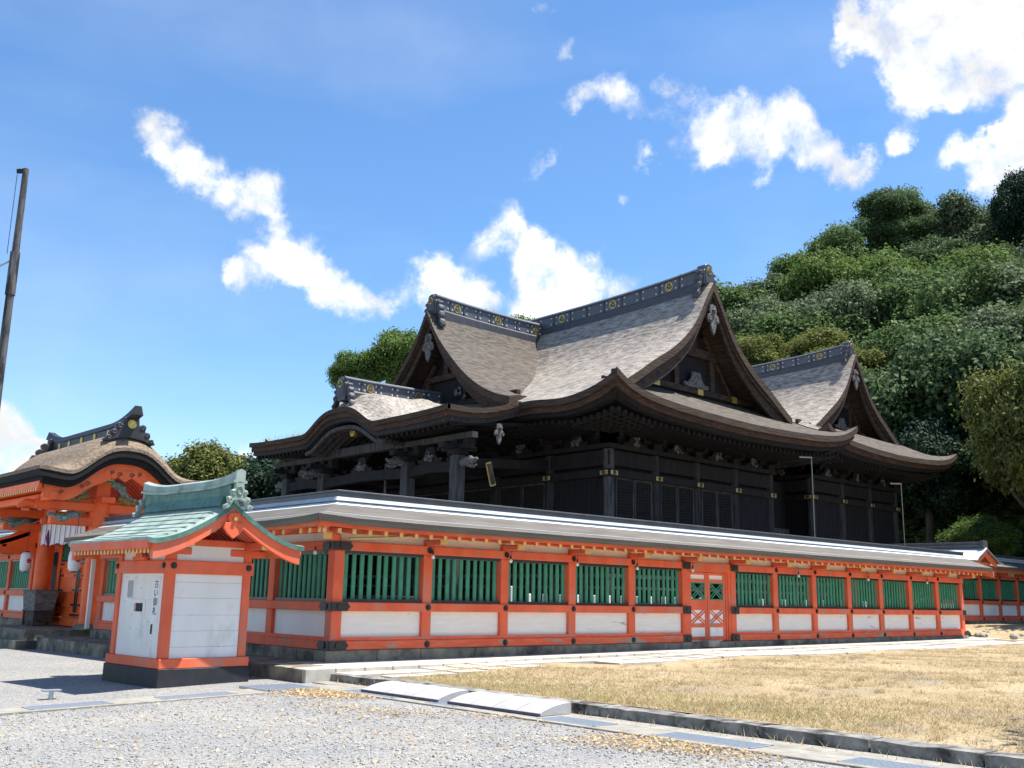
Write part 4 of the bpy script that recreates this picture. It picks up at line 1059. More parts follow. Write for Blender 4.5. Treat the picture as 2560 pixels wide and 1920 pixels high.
# curved rafters under the arched porch gable
b = MB()
for i in range(26):
    x = 9.75 + .28 * i
    if x > 12.4: break
    pts = [(x, 15 + v, kohai_z(9.4, 15 + v) - .62 - .10) for v in lin(-2.6, 2.6, 13)]
    for a, e in zip(pts[:-1], pts[1:]): b.beam(a, e, .12, .14)
b.build('arched_rafters', m_greywood, HALL)
for lo_, hi_ in ((0, 13), (30, 44)):
    b = MB()
    for i in range(lo_, hi_):
        yy = 8.6 + .30 * i; b.beam((9.75, yy, kohai_z(9.4, yy) - .58), (13.2, yy, q['kz'](12.6) - .66), .09, .11)
    b.build('porch_rafters', m_oldwood, HALL)
MB().grid([[(x, 15 + v, kohai_z(max(x, 9.41), 15 + v) - .60 - (.0 if x < 12 else .1)) for v in np.linspace(-6.3, 6.3, 41)] for x in (9.75, 10.6, 11.6, 12.6)]).build('porch_soffit', m_board, HALL)
# porch columns, rainbow beams and carvings
PC = [9.45, 12.25, 15.75 - .0, 18.5 + .0, 20.6]
PC = [9.4, 12.2, 17.8, 20.6]
XP = 10.75
for y in PC:
    MB().box(XP - .2, XP + .2, y - .2, y + .2, .2, 6.25).build('porch_column', m_greywood, HALL, bevel=.03)
    b = MB().box(XP - .26, XP + .26, y - .26, y + .26, 6.25, 6.42).box(XP - .14, XP + .14, y - .75, y + .75, 6.42, 6.60).box(XP - .75, XP + .75, y - .14, y + .14, 6.42, 6.595)
    for w in (-.6, 0, .6): b.box(XP - .16, XP + .16, y + w - .13, y + w + .13, 6.60, 6.76)
    b.build('porch_bracket', m_oldwood, HALL)
MB().box(XP - .12, XP + .12, 8.5, 12.9, 6.76, 6.96).box(XP - .12, XP + .12, 17.1, 21.5, 6.76, 6.96).box(XP - .14, XP + .14, 12.9, 17.1, 6.80, 7.12).build('porch_purlin', m_greywood, HALL)
for a, e in zip(PC[:-1], PC[1:]):
    zb = 5.62
    prof = [(v, zb + .10 * (1 - (2 * (v - a) / (e - a) - 1) ** 2)) for v in lin(a + .2, e - .2, 13)]
    MB().prism(prof + [(v, z + .36) for v, z in prof[::-1]], lambda u, v, w: (w, u, v), XP - .12, XP + .12).build('rainbow_beam', m_oldwood, HALL)
    c = (a + e) / 2; s1 = MB(); frog_strut(s1, (XP - .04, c, 6.08), (0, 1, 0), (-1, 0, 0), 1.3, .55); o = s1.build('frog_leg_strut', m_oldwood, HALL)
    s2 = MB()
    for i in range(12): s2.disc((XP - .12, c + random.uniform(-.28, .28), 6.16 + random.uniform(0, .26)), (-1, 0, 0), random.uniform(.05, .10), .06, 8, .03)
    s2.build('strut_carving', m_carve, o, smooth=40)
# white nosings (carved heads) at the porch beam ends
def nosing(x, y, z, dx, dy, sc=1.0):
    b = MB(); p = [(x + dx * t, y + dy * t, z + h) for t, h in ((0, 0), (.2, .03), (.42, .08), (.62, .02), (.78, .10))]
    b.tube(p, [r * sc for r in (.14, .16, .15, .11, .05)], 8)
    b.tube([(x + dx * .35, y + dy * .35, z - .08), (x + dx * .6, y + dy * .6, z - .16), (x + dx * .75, y + dy * .75, z - .12)], [.09 * sc, .07 * sc, .03], 6)
    b.build('carved_nosing', m_carve, HALL, smooth=50)
nosing(XP, 9.15, 5.95, 0, -1); nosing(XP, 20.85, 5.95, 0, 1)
for y in (12.2, 17.8): nosing(XP - .2, y, 6.15, -1, 0, .9)
gegyo(HALL, (11.6, 8.30, 7.15), (0, -1, 0), .62)
# connecting beams porch -> hall
for y in PC: MB().beam((XP, y, 6.0), (q['wx0'], y, 6.3), .2, .32).build('tie_beam', m_oldwood, HALL)
MB().tube([(XP - .62, 15, 7.55), (XP - .50, 15, 7.55)], .16, 16).build('porch_gable_crest', m_gold, HALL)
# ridge over the arched porch
ridge(HALL, (9.55, 15, 9.02), (14.2, 15, 9.10), .42, .58, .03, 6, 3, 1, mat=m_tin)
onigawara(HALL, (9.52, 15, 8.98), (-1, 0, 0), .60, .60, .8)
# dormer gable over the porch
DP = curve([0, .14, .3, .6, 1.07, 1.65, 2.4, 3.07, 3.93, 4.75, 5.4], [13.12, 12.92, 12.62, 12.14, 11.54, 10.93, 10.22, 9.72, 9.24, 8.93, 8.78])
roof = MB(); rund = MB(); dd = lin(0, 5.2, 26)
for sgn in (-1, 1):
    P = []
    for x in [13.45, 13.55, 13.7, 13.9, 14.2, 14.6, 15.5, 17, 18.5, 20.1]:
        P.append([(x, 15 + sgn * d, DP(d) + .06 - .12 * max(0, 1 - (x - 13.45) / .9) ** 2) for d in dd])
    roof.grid(P); under(rund, P, .30)
roof.build('dormer_roof', m_thatch_shaded, HALL, smooth=50); rund.build('dormer_underlayer', m_tedge, HALL, smooth=50)
for sgn in (-1, 1):
    top = [(sgn * d, DP(d) - .32) for d in dd]; bot = [(sgn * d, DP(d) - .34 - .58 + .15 * (1 - d / 5.2)) for d in dd]
    MB().prism(top + bot[::-1], lambda a, b_, w: (w, 15 + a, b_), 13.68, 13.78).build('bargeboard', m_browood, HALL)
    bot = [(sgn * d, DP(d) - .46) for d in dd]
    MB().prism(top + bot[::-1], lambda a, b_, w: (w, 15 + a, b_), 13.56, 13.68).build('bargeboard_edge', m_browood, HALL)
wl_ = [(sgn * d, DP(d) - .5) for sgn, q_ in ((-1, dd[::-1]), (1, dd)) for d in q_]
MB().prism(wl_ + [(5.2, 8.2), (-5.2, 8.2)], lambda a, b_, w: (w, 15 + a, b_), 14.75, 14.85).build('gable_wall', m_board, HALL)
b = MB().box(14.55, 14.75, 10.6, 19.4, 9.05, 9.30).box(14.55, 14.75, 13.6, 16.4, 10.3, 10.55).box(14.55, 14.75, 14.86, 15.14, 10.55, 12.0)
for s in (-1, 1): b.beam((14.62, 15 + s * 2.3, 9.3), (14.62, 15 + s * .7, 11.0), .2, .16, (1, 0, 0)).box(14.55, 14.75, 15 + s * 1.2 - .12, 15 + s * 1.2 + .12, 9.3, 10.3)
b.build('gable_beams', m_browood, HALL)
gegyo(HALL, (13.66, 15, 11.85), (-1, 0, 0), 1.05)
gm = MB()
for s in (-1, 1): gm.box(14.53, 14.548, 15 + s * 3.1 - .22, 15 + s * 3.1 + .22, 9.02, 9.30)
gm.build('gold_fittings', m_gold, HALL, bevel=.02)
s2 = MB()
for s in (-1, 1):
    for i in range(7): s2.disc((14.5, 15 + s * random.uniform(.6, 1.4), 9.4 + random.uniform(0, .4)), (-1, 0, 0), random.uniform(.06, .13), .06, 8, .03)
s2.build('gable_carving', m_carve, HALL, smooth=40)
ridge(HALL, (13.75, 15, 13.10), (19.9, 15, 13.02), .42, .66, .06, 8, 3, 1)
onigawara(HALL, (13.68, 15, 13.06), (-1, 0, 0), .58, .74, .9)
# rear hall
k_ = 6.2 / 7.5
P2 = lambda e: 8.35 + (F_PROF(min(7.5, e / k_)) - 7.83) * (5.15 / 5.73)
REAR = thing('main_sanctuary', 'smaller dark sanctuary hall with a bark roof, standing behind the large hall', 'shrine hall', (34.15, 15, .2))
q2 = hall(REAR, 34.15, 15, 6.2, 9.7, 1.9, P2, .85, None, None, .86, 2.3, .56, 16)
body(REAR, q2, 3, [q2['wy0'], 10.5, 13, 17, 19.5, q2['wy1']], 7.15, lattice=False, zfloor=.2, big=False)
# joining wing between the two halls (low dark link with a white-framed opening)
MB().box(25.2, 30.5, 9.0, 21, .2, 7.0).build('link_wall', m_board, REAR)
b = MB()
for x in (26.0, 27.3, 28.6): b.box(x - .12, x + .12, 8.82, 8.99, .2, 7.0)
b.box(25.2, 30.5, 8.84, 8.99, 4.6, 4.85).box(25.2, 30.5, 8.84, 8.99, 2.4, 2.6); b.build('link_posts', m_greywood, REAR)
# ---------------------------------------------------------------- amulet kiosk
KA = radians(3.5); KX, KY_ = -3.59, -.62
kx = lambda x, y, z: (KX + x * cos(KA) - y * sin(KA), KY_ + x * sin(KA) + y * cos(KA), z)
K = thing('amulet_kiosk', 'small vermilion and white kiosk with a green copper roof on the gravel', 'kiosk', (KX, KY_, 0))
km = lambda: MB(kx)
WK, DK = 1.58, 1.86
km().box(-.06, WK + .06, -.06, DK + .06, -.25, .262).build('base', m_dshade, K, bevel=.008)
b = km(); 
for (x0, x1, y0, y1) in ((-.045, WK + .045, -.045, .05), (-.045, WK + .045, DK - .05, DK + .045), (-.043, .05, .05, DK - .05), (WK - .05, WK + .043, .05, DK - .05)): b.box(x0, x1, y0, y1, .265, .42)
b.build('skirt_board', m_verm, K, bevel=.008)
for x in (0, WK - .15):
    for y in (0, DK - .15): km().box(x, x + .15, y, y + .15, .42, 2.20).build('post', m_verm, K, bevel=.01)
b = km()
for (x0, x1, y0, y1) in ((-.03, WK + .03, -.03, .10), (-.03, WK + .03, DK - .10, DK + .03), (-.028, .10, .10, DK - .10), (WK - .10, WK + .028, .10, DK - .10)): b.box(x0, x1, y0, y1, 1.80, 2.02)
b.build('rail', m_verm, K, bevel=.01)
b = km()
for z0, z1 in ((.42, .60), (.603, .86), (.863, 1.12), (1.123, 1.40), (1.403, 1.66), (1.663, 1.80)): b.box(.15, WK - .15, .035, .05, z0, z1)
b.build('plank_panel', m_white, K, bevel=.004)
b = km(); 
b.box(.035, .05, .15, DK - .15, .42, 1.16).box(.035, .05, .15, DK - .15, 1.30, 1.80).box(.035, .05, .15, .82, 1.16, 1.30).box(.035, .05, 1.13, DK - .15, 1.16, 1.30).build('front_panel', m_white, K)
km().box(.2, .22, .5, 1.4, 1.0, 1.5).build('slot_back', m_black, K)
b = km(); b.box(.018, .034, .74, 1.20, 1.30, 1.37).box(.018, .034, .74, 1.20, 1.10, 1.16).box(.018, .034, .74, .82, 1.16, 1.30).box(.018, .034, 1.13, 1.20, 1.16, 1.30); b.build('slot_frame', m_white, K, bevel=.004)
km().box(.06, .10, .90, 1.13, 1.14, 1.30).build('slot_flap', m_greywood, K)
km().box(.028, .034, .30, .56, 1.02, 1.72).build('notice_paper', m_shade, K)
km().box(.028, .034, 1.20, 1.48, 1.30, 1.72).build('notice_paper', m_shade, K)
b = km()
for i in range(6): b.box(.024, .0279, 1.25 + .035 * i, 1.258 + .035 * i, 1.36 + random.uniform(0, .05), 1.68)
for y, z in ((.28, 1.74), (.28, 1.0), (.58, 1.0), (.58, 1.36), (1.5, 1.74), (1.18, 1.74), (1.5, 1.32), (1.22, 1.1), (.95, 1.55), (1.0, .86), (1.22, .88), (.72, 1.06)): b.disc((.035, y, z), (-1, 0, 0), .007, .006, 6)
b.box(.026, .034, .44, .49, .80, .96)
b.build('notice_print', m_ink, K)
km().box(.06, WK - .06, .04, .06, 2.02, 2.32).box(.04, .06, .06, DK - .06, 2.02, 2.32).build('upper_plaster', m_white, K)
def char(txt, y, z, s):
    cu = bpy.data.curves.new('notice_writing', 'FONT'); cu.body = txt; cu.size = s; cu.align_x = 'CENTER'; cu.extrude = .001; cu.materials.append(m_ink)
    o = bpy.data.objects.new('notice_writing', cu); COL.objects.link(o)
    p = kx(.026, y, z); o.location = (p[0] - KX, p[1] - KY_, p[2]); o.rotation_euler = (pi / 2, 0, -pi / 2 + KA)
    bpy.context.view_layer.update(); me = bpy.data.meshes.new_from_object(o.evaluated_get(bpy.context.evaluated_depsgraph_get())); o2 = bpy.data.objects.new('notice_character', me); COL.objects.link(o2); o2.parent = K; o2.location = o.location; o2.rotation_euler = o.rotation_euler; bpy.data.objects.remove(o)
for i, ch in enumerate('古い御札'): char(ch, .40, 1.57 - .148 * i, .15)
b = km()
for x, y, ax in ((.08, -.03, (0, -1, 0)), (WK - .08, -.03, (0, -1, 0)), (-.03, .10, (-1, 0, 0)), (-.03, DK - .06, (-1, 0, 0))):
    b.disc((x, y, 1.93), ax, .055, .012, 14); b.disc((x, y, 1.93), ax, .03, .028, 10)
b.build('nail_covers', m_black, K, smooth=40)
# brackets and gable framing
yb0, yb1 = -.62, DK + .62
b = km()
for x in (.075, WK - .075):
    b.box(x - .07, x + .07, yb0 + .10, yb1 - .10, 2.24, 2.37)
    for y in (.075, DK - .075):
        b.box(x - .34, x + .34, y - .065, y + .065, 2.12, 2.24)
for y in (.02, DK - .14): b.box(-.15, WK + .15, y, y + .12, 2.27, 2.39)
b.box(WK / 2 - .07, WK / 2 + .07, .03, .13, 2.52, 2.82).box(WK / 2 - .05, WK / 2 + .05, yb0 + .12, yb1 - .12, 2.74, 2.84)
b.build('bracket_beams', m_verm, K, bevel=.012)
b = km()
for x in (.075, WK - .075): b.box(x - .075, x + .075, yb0 + .085, yb0 + .102, 2.235, 2.375)
for x in (-.15, WK + .15): b.box(x - .01, x + .01, .018, .142, 2.265, 2.395)
b.build('beam_tips', m_yellow, K)
b = km(); frog_strut(b, kx(0, 0, 0) and (-.0, DK / 2, 2.02), (0, 1, 0), (-1, 0, 0), .42, .22); b.build('frog_leg_strut', m_verm, K)
kp = lambda d: 2.335 + .70 * max(0, 1 - d / 1.44) ** 1.5
b = km(); P = []; Q = []
for y in [yb0, yb0 + .05, yb0 + .15, yb0 + .35] + lin(yb0 + .8, yb1 - .8, 6) + [yb1 - .35, yb1 - .15, yb1 - .05, yb1]:
    qd = min(y - yb0, yb1 - y); dr = .05 * max(0, 1 - qd / .35) ** 2
    P.append([(WK / 2 + s * 1.44, y, kp(abs(s) * 1.44) - dr + .05 * max(0, 1 - qd / .6) * abs(s) ** 3) for s in lin(-1, 1, 31)])
    Q.append([(x, yy, z - .085) for x, yy, z in P[-1]])
b.slab(P, Q).build('copper_roof', m_copper, K, smooth=40)
b = km()   # sheet seams
for i in range(1, 9):
    d = 1.44 * i / 9
    for s in (-1, 1): 
        for y0_, y1_ in ((yb0 + .1, yb1 - .1),): b.beam((WK / 2 + s * d, y0_, kp(d) + .004), (WK / 2 + s * d, y1_, kp(d) + .004), .014, .012, (0, 0, 1))
b.build('roof_seams', m_copperd, K)
for yv, w in ((yb0 + .03, .09), (yb1 - .12, .09)):
    for sgn in (-1, 1):
        top = [(sgn * d, kp(d) - .08) for d in lin(0, 1.38, 18)]; bot = [(sgn * d, kp(d) - .33 + .02 * (1 - d / 1.38)) for d in lin(0, 1.38, 18)]
        km().prism(top + bot[::-1], lambda a, b_, ww: (WK / 2 + a, ww, b_), yv, yv + w).build('bargeboard', m_verm, K)
    b = km()
for yv in (yb0 - .006, yb1 - .006):
    km().prism([(s * 1.445, kp(abs(s) * 1.445) + .04 * abs(s) ** 3 - .045) for s in lin(-1, 1, 33)] + [(s * 1.445, kp(abs(s) * 1.445) + .04 * abs(s) ** 3 - .125) for s in lin(1, -1, 33)], lambda a, b_, ww: (WK / 2 + a, ww, b_), yv, yv + .012).build('verge_edge', m_copperd, K)
km().box(-.66, -.58, yb0 + .1, yb1 - .1, 2.17, 2.30).box(WK + .58, WK + .66, yb0 + .1, yb1 - .1, 2.17, 2.30).build('eave_board', m_verm, K)
b = km(); b2 = km()
for i in range(22):
    y = yb0 + .18 + i * (yb1 - yb0 - .36) / 21
    for s, xe in ((-1, -.575), (1, WK + .575)):
        b.beam((WK / 2 + s * .1, y, 2.78), (WK / 2 + s * .62, y, 2.42), .045, .06); b.beam((WK / 2 + s * .60, y, 2.43), (xe, y, 2.15), .045, .06) 
    km().box(-.602, -.585, y - .024, y + .024, 2.10, 2.166).build('rafter_end', m_yellow, K)
b.build('rafters', m_verm, K)
half = [(0, .17), (.10, .16), (.12, .06), (.08, .0), (.17, .0), (.19, -.10), (.11, -.19), (0, -.27)]
pl = half + [(-a, c) for a, c in half[::-1][1:-1]]
km().prism(pl, lambda a, c, w: (WK / 2 + a, w, 2.66 + c), yb0 - .02, yb0 + .03).build('gable_pendant', m_verm, K, bevel=.008)
km().disc((WK / 2, yb0 - .02, 2.72), (0, -1, 0), .035, .04, 8).build('pendant_pin', m_gold, K)
# copper ridge
up2 = lambda y: .10 * max(0, 1 - (y - yb0) / .9) ** 2 + .10 * max(0, 1 - (yb1 - y) / .9) ** 2
def kloft(prof, ys_, name, mat):
    P = [[(WK / 2 + a, y, c + up2(y) * g_) for a, c, g_ in prof] for y in ys_]; b = km(); b.grid(P); m_ = len(prof); b.add(P[0], [tuple(range(m_))]); b.add(P[-1], [tuple(range(m_))]); return b.build(name, mat, K)
ys_ = lin(yb0 + .02, yb1 - .02, 21)
kloft([(-.20, 2.94, 0), (-.13, 3.10, 0), (.13, 3.10, 0), (.20, 2.94, 0), (-.20, 2.94, 0)], ys_[1:-1], 'ridge_skirt', m_copperd)
kloft([(-.10, 3.08, 0), (-.10, 3.25, .5), (.10, 3.25, .5), (.10, 3.08, 0), (-.10, 3.08, 0)], ys_, 'ridge_box', m_copperd)
kloft([(-.13, 3.25, .6), (-.13, 3.29, .6), (-.09, 3.30, .6), (-.09, 3.40, 1), (0, 3.44, 1), (.09, 3.40, 1), (.09, 3.30, .6), (.13, 3.29, .6), (.13, 3.25, .6), (-.13, 3.25, .6)], [yb0 - .12] + ys_ + [yb1 + .12], 'ridge_cap', m_copper)
for yv, f in ((yb0 - .05, -1), (yb1 + .05, 1)):
    half = [(0, 3.36), (.08, 3.34), (.09, 3.22), (.16, 3.20), (.14, 3.10), (.22, 3.08), (.20, 2.98), (.28, 2.93), (.25, 2.86), (.17, 2.90), (.10, 3.02), (0, 3.04)]
    pl = half + [(-a, c) for a, c in half[::-1][1:-1]]
    o = km().prism(pl, lambda a, c, w: (WK / 2 + a, w, c), yv, yv + f * .07).build('ridge_end_tile', m_copper, K, bevel=.01)
    b = km()
    for s in (-1, 1):
        for a, c, r in ((.11, 3.15, .04), (.17, 3.02, .04), (.235, 2.92, .03)):
            km().tube([(WK / 2 + s * (a + r * (1 - t * .7) * cos(t * 8)), yv + f * .075, c + r * (1 - t * .7) * sin(t * 8)) for t in lin(0, 1, 12)], .012, 5).build('tile_scroll', m_copper, o, smooth=40)
    b.tube([(WK / 2 + .05 * cos(t), yv + f * .075, 3.2 + .07 * sin(t)) for t in lin(0, 2 * pi, 14)], .014, 5); b.build('tile_ring', m_copper, o, smooth=40)

# ---------------------------------------------------------------- thatched gate
GX, GY = .45, 15.05
G = thing('thatched_gate', 'vermilion shrine gate with a bark roof arched at its side gables', 'gate', (.3, 15, .4))
y0g, y1g = 11.62, 18.5
A_ = lambda d: 4.70 + .80 * .5 * (1 + cos(pi * min(1, d / 1.65) ** 1.35)) + .07 * sm((d - 1.65) / .8)
def gsurf(d, y):
    q_ = min(y - y0g, y1g - y); return A_(d) + .43 * (1 - sm((d - 1.0) / 1.3)) * (1 - max(0, 1 - q_ / .75) ** 2.2) + .03
ds = [s * 2.45 for s in lin(-1, 1, 61)]
ygs = [y0g, y0g + .04, y0g + .1, y0g + .2, y0g + .32, y0g + .5, y0g + .75] + lin(y0g + 1.2, y1g - 1.2, 6) + [y1g - .75, y1g - .5, y1g - .32, y1g - .2, y1g - .1, y1g - .04, y1g]
P = [[(GX + d, y, gsurf(abs(d), y)) for d in ds] for y in ygs]
MB().slab(*strip(P, .10, 0)).build('bark_roof', m_tgate, G, smooth=60)
for ins, t0, t1, nm in ((.02, .06, .27, 'black_bark_edge'), (.13, .27, .45, 'black_bark_underlayer')):
    dd_ = [s * (2.45 - ins) for s in lin(-1, 1, 61)]
    P = [[(GX + d, y, A_(abs(d)) - t0 + .02) for d in dd_] for y in (y0g + ins, y1g - ins)]; Q = [[(x, y, z - (t1 - t0)) for x, y, z in r] for r in P]
    MB().slab(P, Q).build(nm, m_bedge, G, smooth=60)
for yv in (y0g + .30, y1g - .42):
    for sgn in (-1, 1):
        top = [(sgn * d, A_(d) - .42) for d in lin(0, 2.2, 26)]; bot = [(sgn * d, A_(d) - .78 - .10 * (1 - sm(abs(d - .6) / .5))) for d in lin(0, 2.2, 26)]
        MB().prism(top + bot[::-1], lambda a, b_, w: (GX + a, w, b_), yv, yv + .12).build('arched_bargeboard', m_orange, G, smooth=40)
# scroll pendant in the arch
b = MB()
for s in (-1, 1):
    b.prism([(0, .0), (.55, .02), (.62, -.10), (.42, -.12), (.34, -.26), (.2, -.16), (0, -.30)] if s > 0 else [(0, 0), (-.55, .02), (-.62, -.10), (-.42, -.12), (-.34, -.26), (-.2, -.16), (0, -.30)], lambda a, c, w: (GX + a, w, 4.86 + c), y0g + .26, y0g + .33)
b.build('arch_pendant', m_orange, G)
b = MB()
for s in (-1, 1):
    for a, c, r in ((.18, 4.76, .07), (.40, 4.80, .06), (1.05, 4.42, .07), (1.2, 4.33, .06), (1.75, 4.13, .06)):
        pts = [(GX + s * a + r * (1 - t * .6) * cos(t * 7), y0g + .24, c + r * (1 - t * .6) * sin(t * 7)) for t in lin(0, 1, 14)]
        b.tube(pts, .012, 5)
b.build('painted_scrolls', m_ink, G)
# soffit and curved ribs
P = [[(GX + d, y, A_(abs(d)) - .47) for d in lin(-2.1, 2.1, 41)] for y in (y0g + .43, y1g - .45)]
MB().grid(P).build('soffit', m_verm, G, smooth=60)
b = MB()
for i in range(24):
    y = y0g + .55 + i * .25
    if y > y1g - .5: break
    pts = [(GX + d, y, A_(abs(d)) - .53) for d in lin(-1.75, 1.75, 21)]
    for a, e in zip(pts[:-1], pts[1:]): b.beam(a, e, .07, .09)
b.build('arched_ribs', m_verm, G)
b, b2 = MB(), MB()
for i in range(33):
    y = y0g + .35 + i * .195
    MB().box(-1.935, -1.918, y - .037, y + .037, 4.115, 4.205).build('rafter_end', m_yellow, G)
    for s, xe in ((-1, -1.92), (1, 2.82)):
        b.beam((GX + s * 1.2, y, 4.30), (xe, y, 4.16), .07, .08)
b.build('rafters', m_orange, G)
for x0, x1, z0, z1 in ((-1.90, -1.80, 4.20, 4.40), (2.70, 2.80, 4.20, 4.40), (-1.55, -1.35, 3.92, 4.12), (2.25, 2.45, 3.92, 4.12)): MB().box(x0, x1, y0g + .25, y1g - .25, z0, z1).build('eave_beam', m_orange, G, bevel=.01)
# posts
for y in (12.9, 17.2):
    MB().disc((.2, y, .40), (0, 0, 1), .42, .10, 20).disc((.2, y, .5), (0, 0, 1), .36, .06, 20).build('post_base_stone', m_stone, G, smooth=40)
    MB().tube([(.2, y, .56), (.2, y, 4.1)], .26, 20).build('round_post', m_orange, G, smooth=40)
    for x in (-1.3 + .0, 2.0):
        if x > 0: MB().box(x - .15, x + .15, y - .15, y + .15, .4, 3.95).build('rear_post', m_orange, G, bevel=.02)
    # tower strut to the arch, with a green-rimmed capital
    o = MB().box(.0, .4, y - .16, y + .16, 4.1, 4.62).build('king_strut', m_orange, G, bevel=.02)
    b = MB().disc((.2, y, 4.60), (0, 0, 1), .30, .05, 20).disc((.2, y, 4.66), (0, 0, 1), .34, .06, 20); b.build('green_capital', m_green, o, smooth=40)
    MB().disc((.2, y, 4.648), (0, 0, 1), .33, .014, 20).build('capital_band', m_white, o)
    MB().box(.06, .34, y - .14, y + .14, 4.72, 4.9).build('capital_block', m_carvey, o)
    # painted elephant-like brackets
    b = MB()
    for s in (-1, 1):
        b.tube([(.2 + s * .18, y - .05, 4.62), (.2 + s * .50, y - .08, 4.52), (.2 + s * .62, y - .08, 4.25), (.2 + s * .85, y - .10, 4.12), (.2 + s * 1.15, y - .10, 4.15)], [.10, .17, .13, .09, .04], 10)
    b.build('carved_bracket', m_carveb, o, smooth=50)
    b = MB()
    for s in (-1, 1): b.tube([(.2 + s * .45, y - .1, 4.2), (.2 + s * .75, y - .14, 4.05), (.2 + s * 1.0, y - .14, 4.02)], [.11, .10, .05], 8)
    b.build('painted_cloud', m_carvey, o, smooth=50)
    MB().box(-1.65, 2.6, y - .13, y + .13, 3.72, 3.98).box(-1.2, 2.2, y - .11, y + .11, 3.30, 3.55).build('cross_beam', m_orange, G, bevel=.03)
    b = MB()
    for xx, l in ((-1.72, -1), (2.65, 1)): b.tube([(xx - l * .1, y, 3.84), (xx + l * .15, y, 3.86), (xx + l * .35, y, 3.74)], [.13, .12, .05], 8)
    b.build('beam_nosing', m_orange, G, smooth=40)
    b = MB()
    for xx in (-1.45, -1.0, -.55):
        b.box(xx - .15, xx + .15, y - .15, y + .15, 3.98, 4.06)
    for xx in (-1.9, -1.2): b.box(xx - .1, xx + .1, y - .16, y - .13, 3.62, 3.7)
    b.build('bearing_blocks', m_verm, G)
    b = MB().tube([(-1.28, y - .02, 3.60), (-.9, y - .1, 3.46), (-.55, y - .05, 3.62), (-.3, y, 3.52)], [.05, .10, .12, .05], 8); b.build('dark_carving', m_carveb, G, smooth=50)
b = MB().box(.05, .35, 12.9, 17.2, 3.30, 3.62).box(.0, .4, 12.3, 17.8, 3.98, 4.14).box(.10, .30, 13.15, 16.95, 2.96, 3.12); b.build('lintel', m_orange, G, bevel=.02)
MB().tube([(-.02, 13.3, 3.72), (-.06, 14.2, 3.80), (-.02, 15.0, 3.74), (-.06, 15.9, 3.80), (-.02, 16.8, 3.72)], [.04, .09, .11, .09, .04], 8).build('lintel_carving', m_carvey, G, smooth=50)
# doors
MB().box(.52, .70, 13.18, 13.42, .42, 3.3).box(.52, .70, 16.68, 16.92, .42, 3.3).box(.50, .72, 13.18, 16.92, .42, .66).build('door_jambs', m_orange, G, bevel=.01)
for y0_, y1_ in ((13.42, 15.03), (15.07, 16.68)):
    d = MB().box(.58, .64, y0_, y1_, .68, 2.36).build('door', m_orange, G)
    b = MB()
    for z in (.68, .98, 1.42, 1.86, 2.22): b.box(.545, .579, y0_, y1_, z, z + .14)
    for y in (y0_, y1_ - .12): b.box(.547, .579, y, y + .12, .82, .98).box(.547, .579, y, y + .12, 1.12, 1.42).box(.547, .579, y, y + .12, 1.56, 1.86).box(.547, .579, y, y + .12, 2.0, 2.22)
    b.build('door_rails', m_orange, d, bevel=.006)
    b = MB(); e0, e1 = .528, .543
    for z in (1.05, 1.49, 1.93, .75, 2.29):
        for y, s in ((y0_ + .06, 1), (y1_ - .06, -1)):
            b.box(e0, e1, min(y - s * .06, y + s * .30), max(y - s * .06, y + s * .30), z - .035, z + .035)
            if .8 < z < 2.2: b.box(e0 - .004, e1 - .004, y - .045, y + .045, z - .22, z + .22)
    b.build('iron_straps', m_black, d)
    MB().box(.60, .62, y0_, y1_, 2.40, 2.96).build('lattice_back', m_latback, d)
    b = MB()
    for i in range(-6, 18):
        a = y0_ + .11 * i
        for s in (-1, 1):
            p0 = (a, 2.42) if s > 0 else (a, 2.94); p1 = (a + .52, 2.94) if s > 0 else (a + .52, 2.42)
            if p0[0] < y0_:
                f_ = (y0_ - p0[0]) / .52; p0 = (y0_, p0[1] + (p1[1] - p0[1]) * f_)
            if p1[0] > y1_:
                f_ = (y1_ - p0[0]) / (p1[0] - p0[0]) if p1[0] > p0[0] else 0
                p1 = (y1_, p0[1] + (p1[1] - p0[1]) * f_)
            if p1[0] - p0[0] > .03: b.beam((.585 - .004 * s, p0[0], p0[1]), (.585 - .004 * s, p1[0], p1[1]), .02, .02)
    b.build('diamond_lattice', m_green, d)
    MB().box(.565, .60, y0_, y0_ + .05, 2.36, 2.96).box(.565, .60, y1_ - .05, y1_, 2.36, 2.96).box(.565, .60, y0_ + .05, y1_ - .05, 2.36, 2.41).box(.565, .60, y0_ + .05, y1_ - .05, 2.92, 2.96).build('lattice_frame', m_lacq, d)
MB().box(-.10, -.0, 12.26, 12.36, .45, 2.36).build('white_edge_board', m_white, G)
# side wing boards where the fence roofs meet the gate
MB().prism([(-1.15, 2.75), (-1.2, 3.0), (-.8, 3.12), (-.3, 3.45), (.2, 3.75), (.2, 2.6), (-.9, 2.6)], lambda a, c, w: (a, w, c), 18.0, 17.92).build('wing_board', m_orange, G)
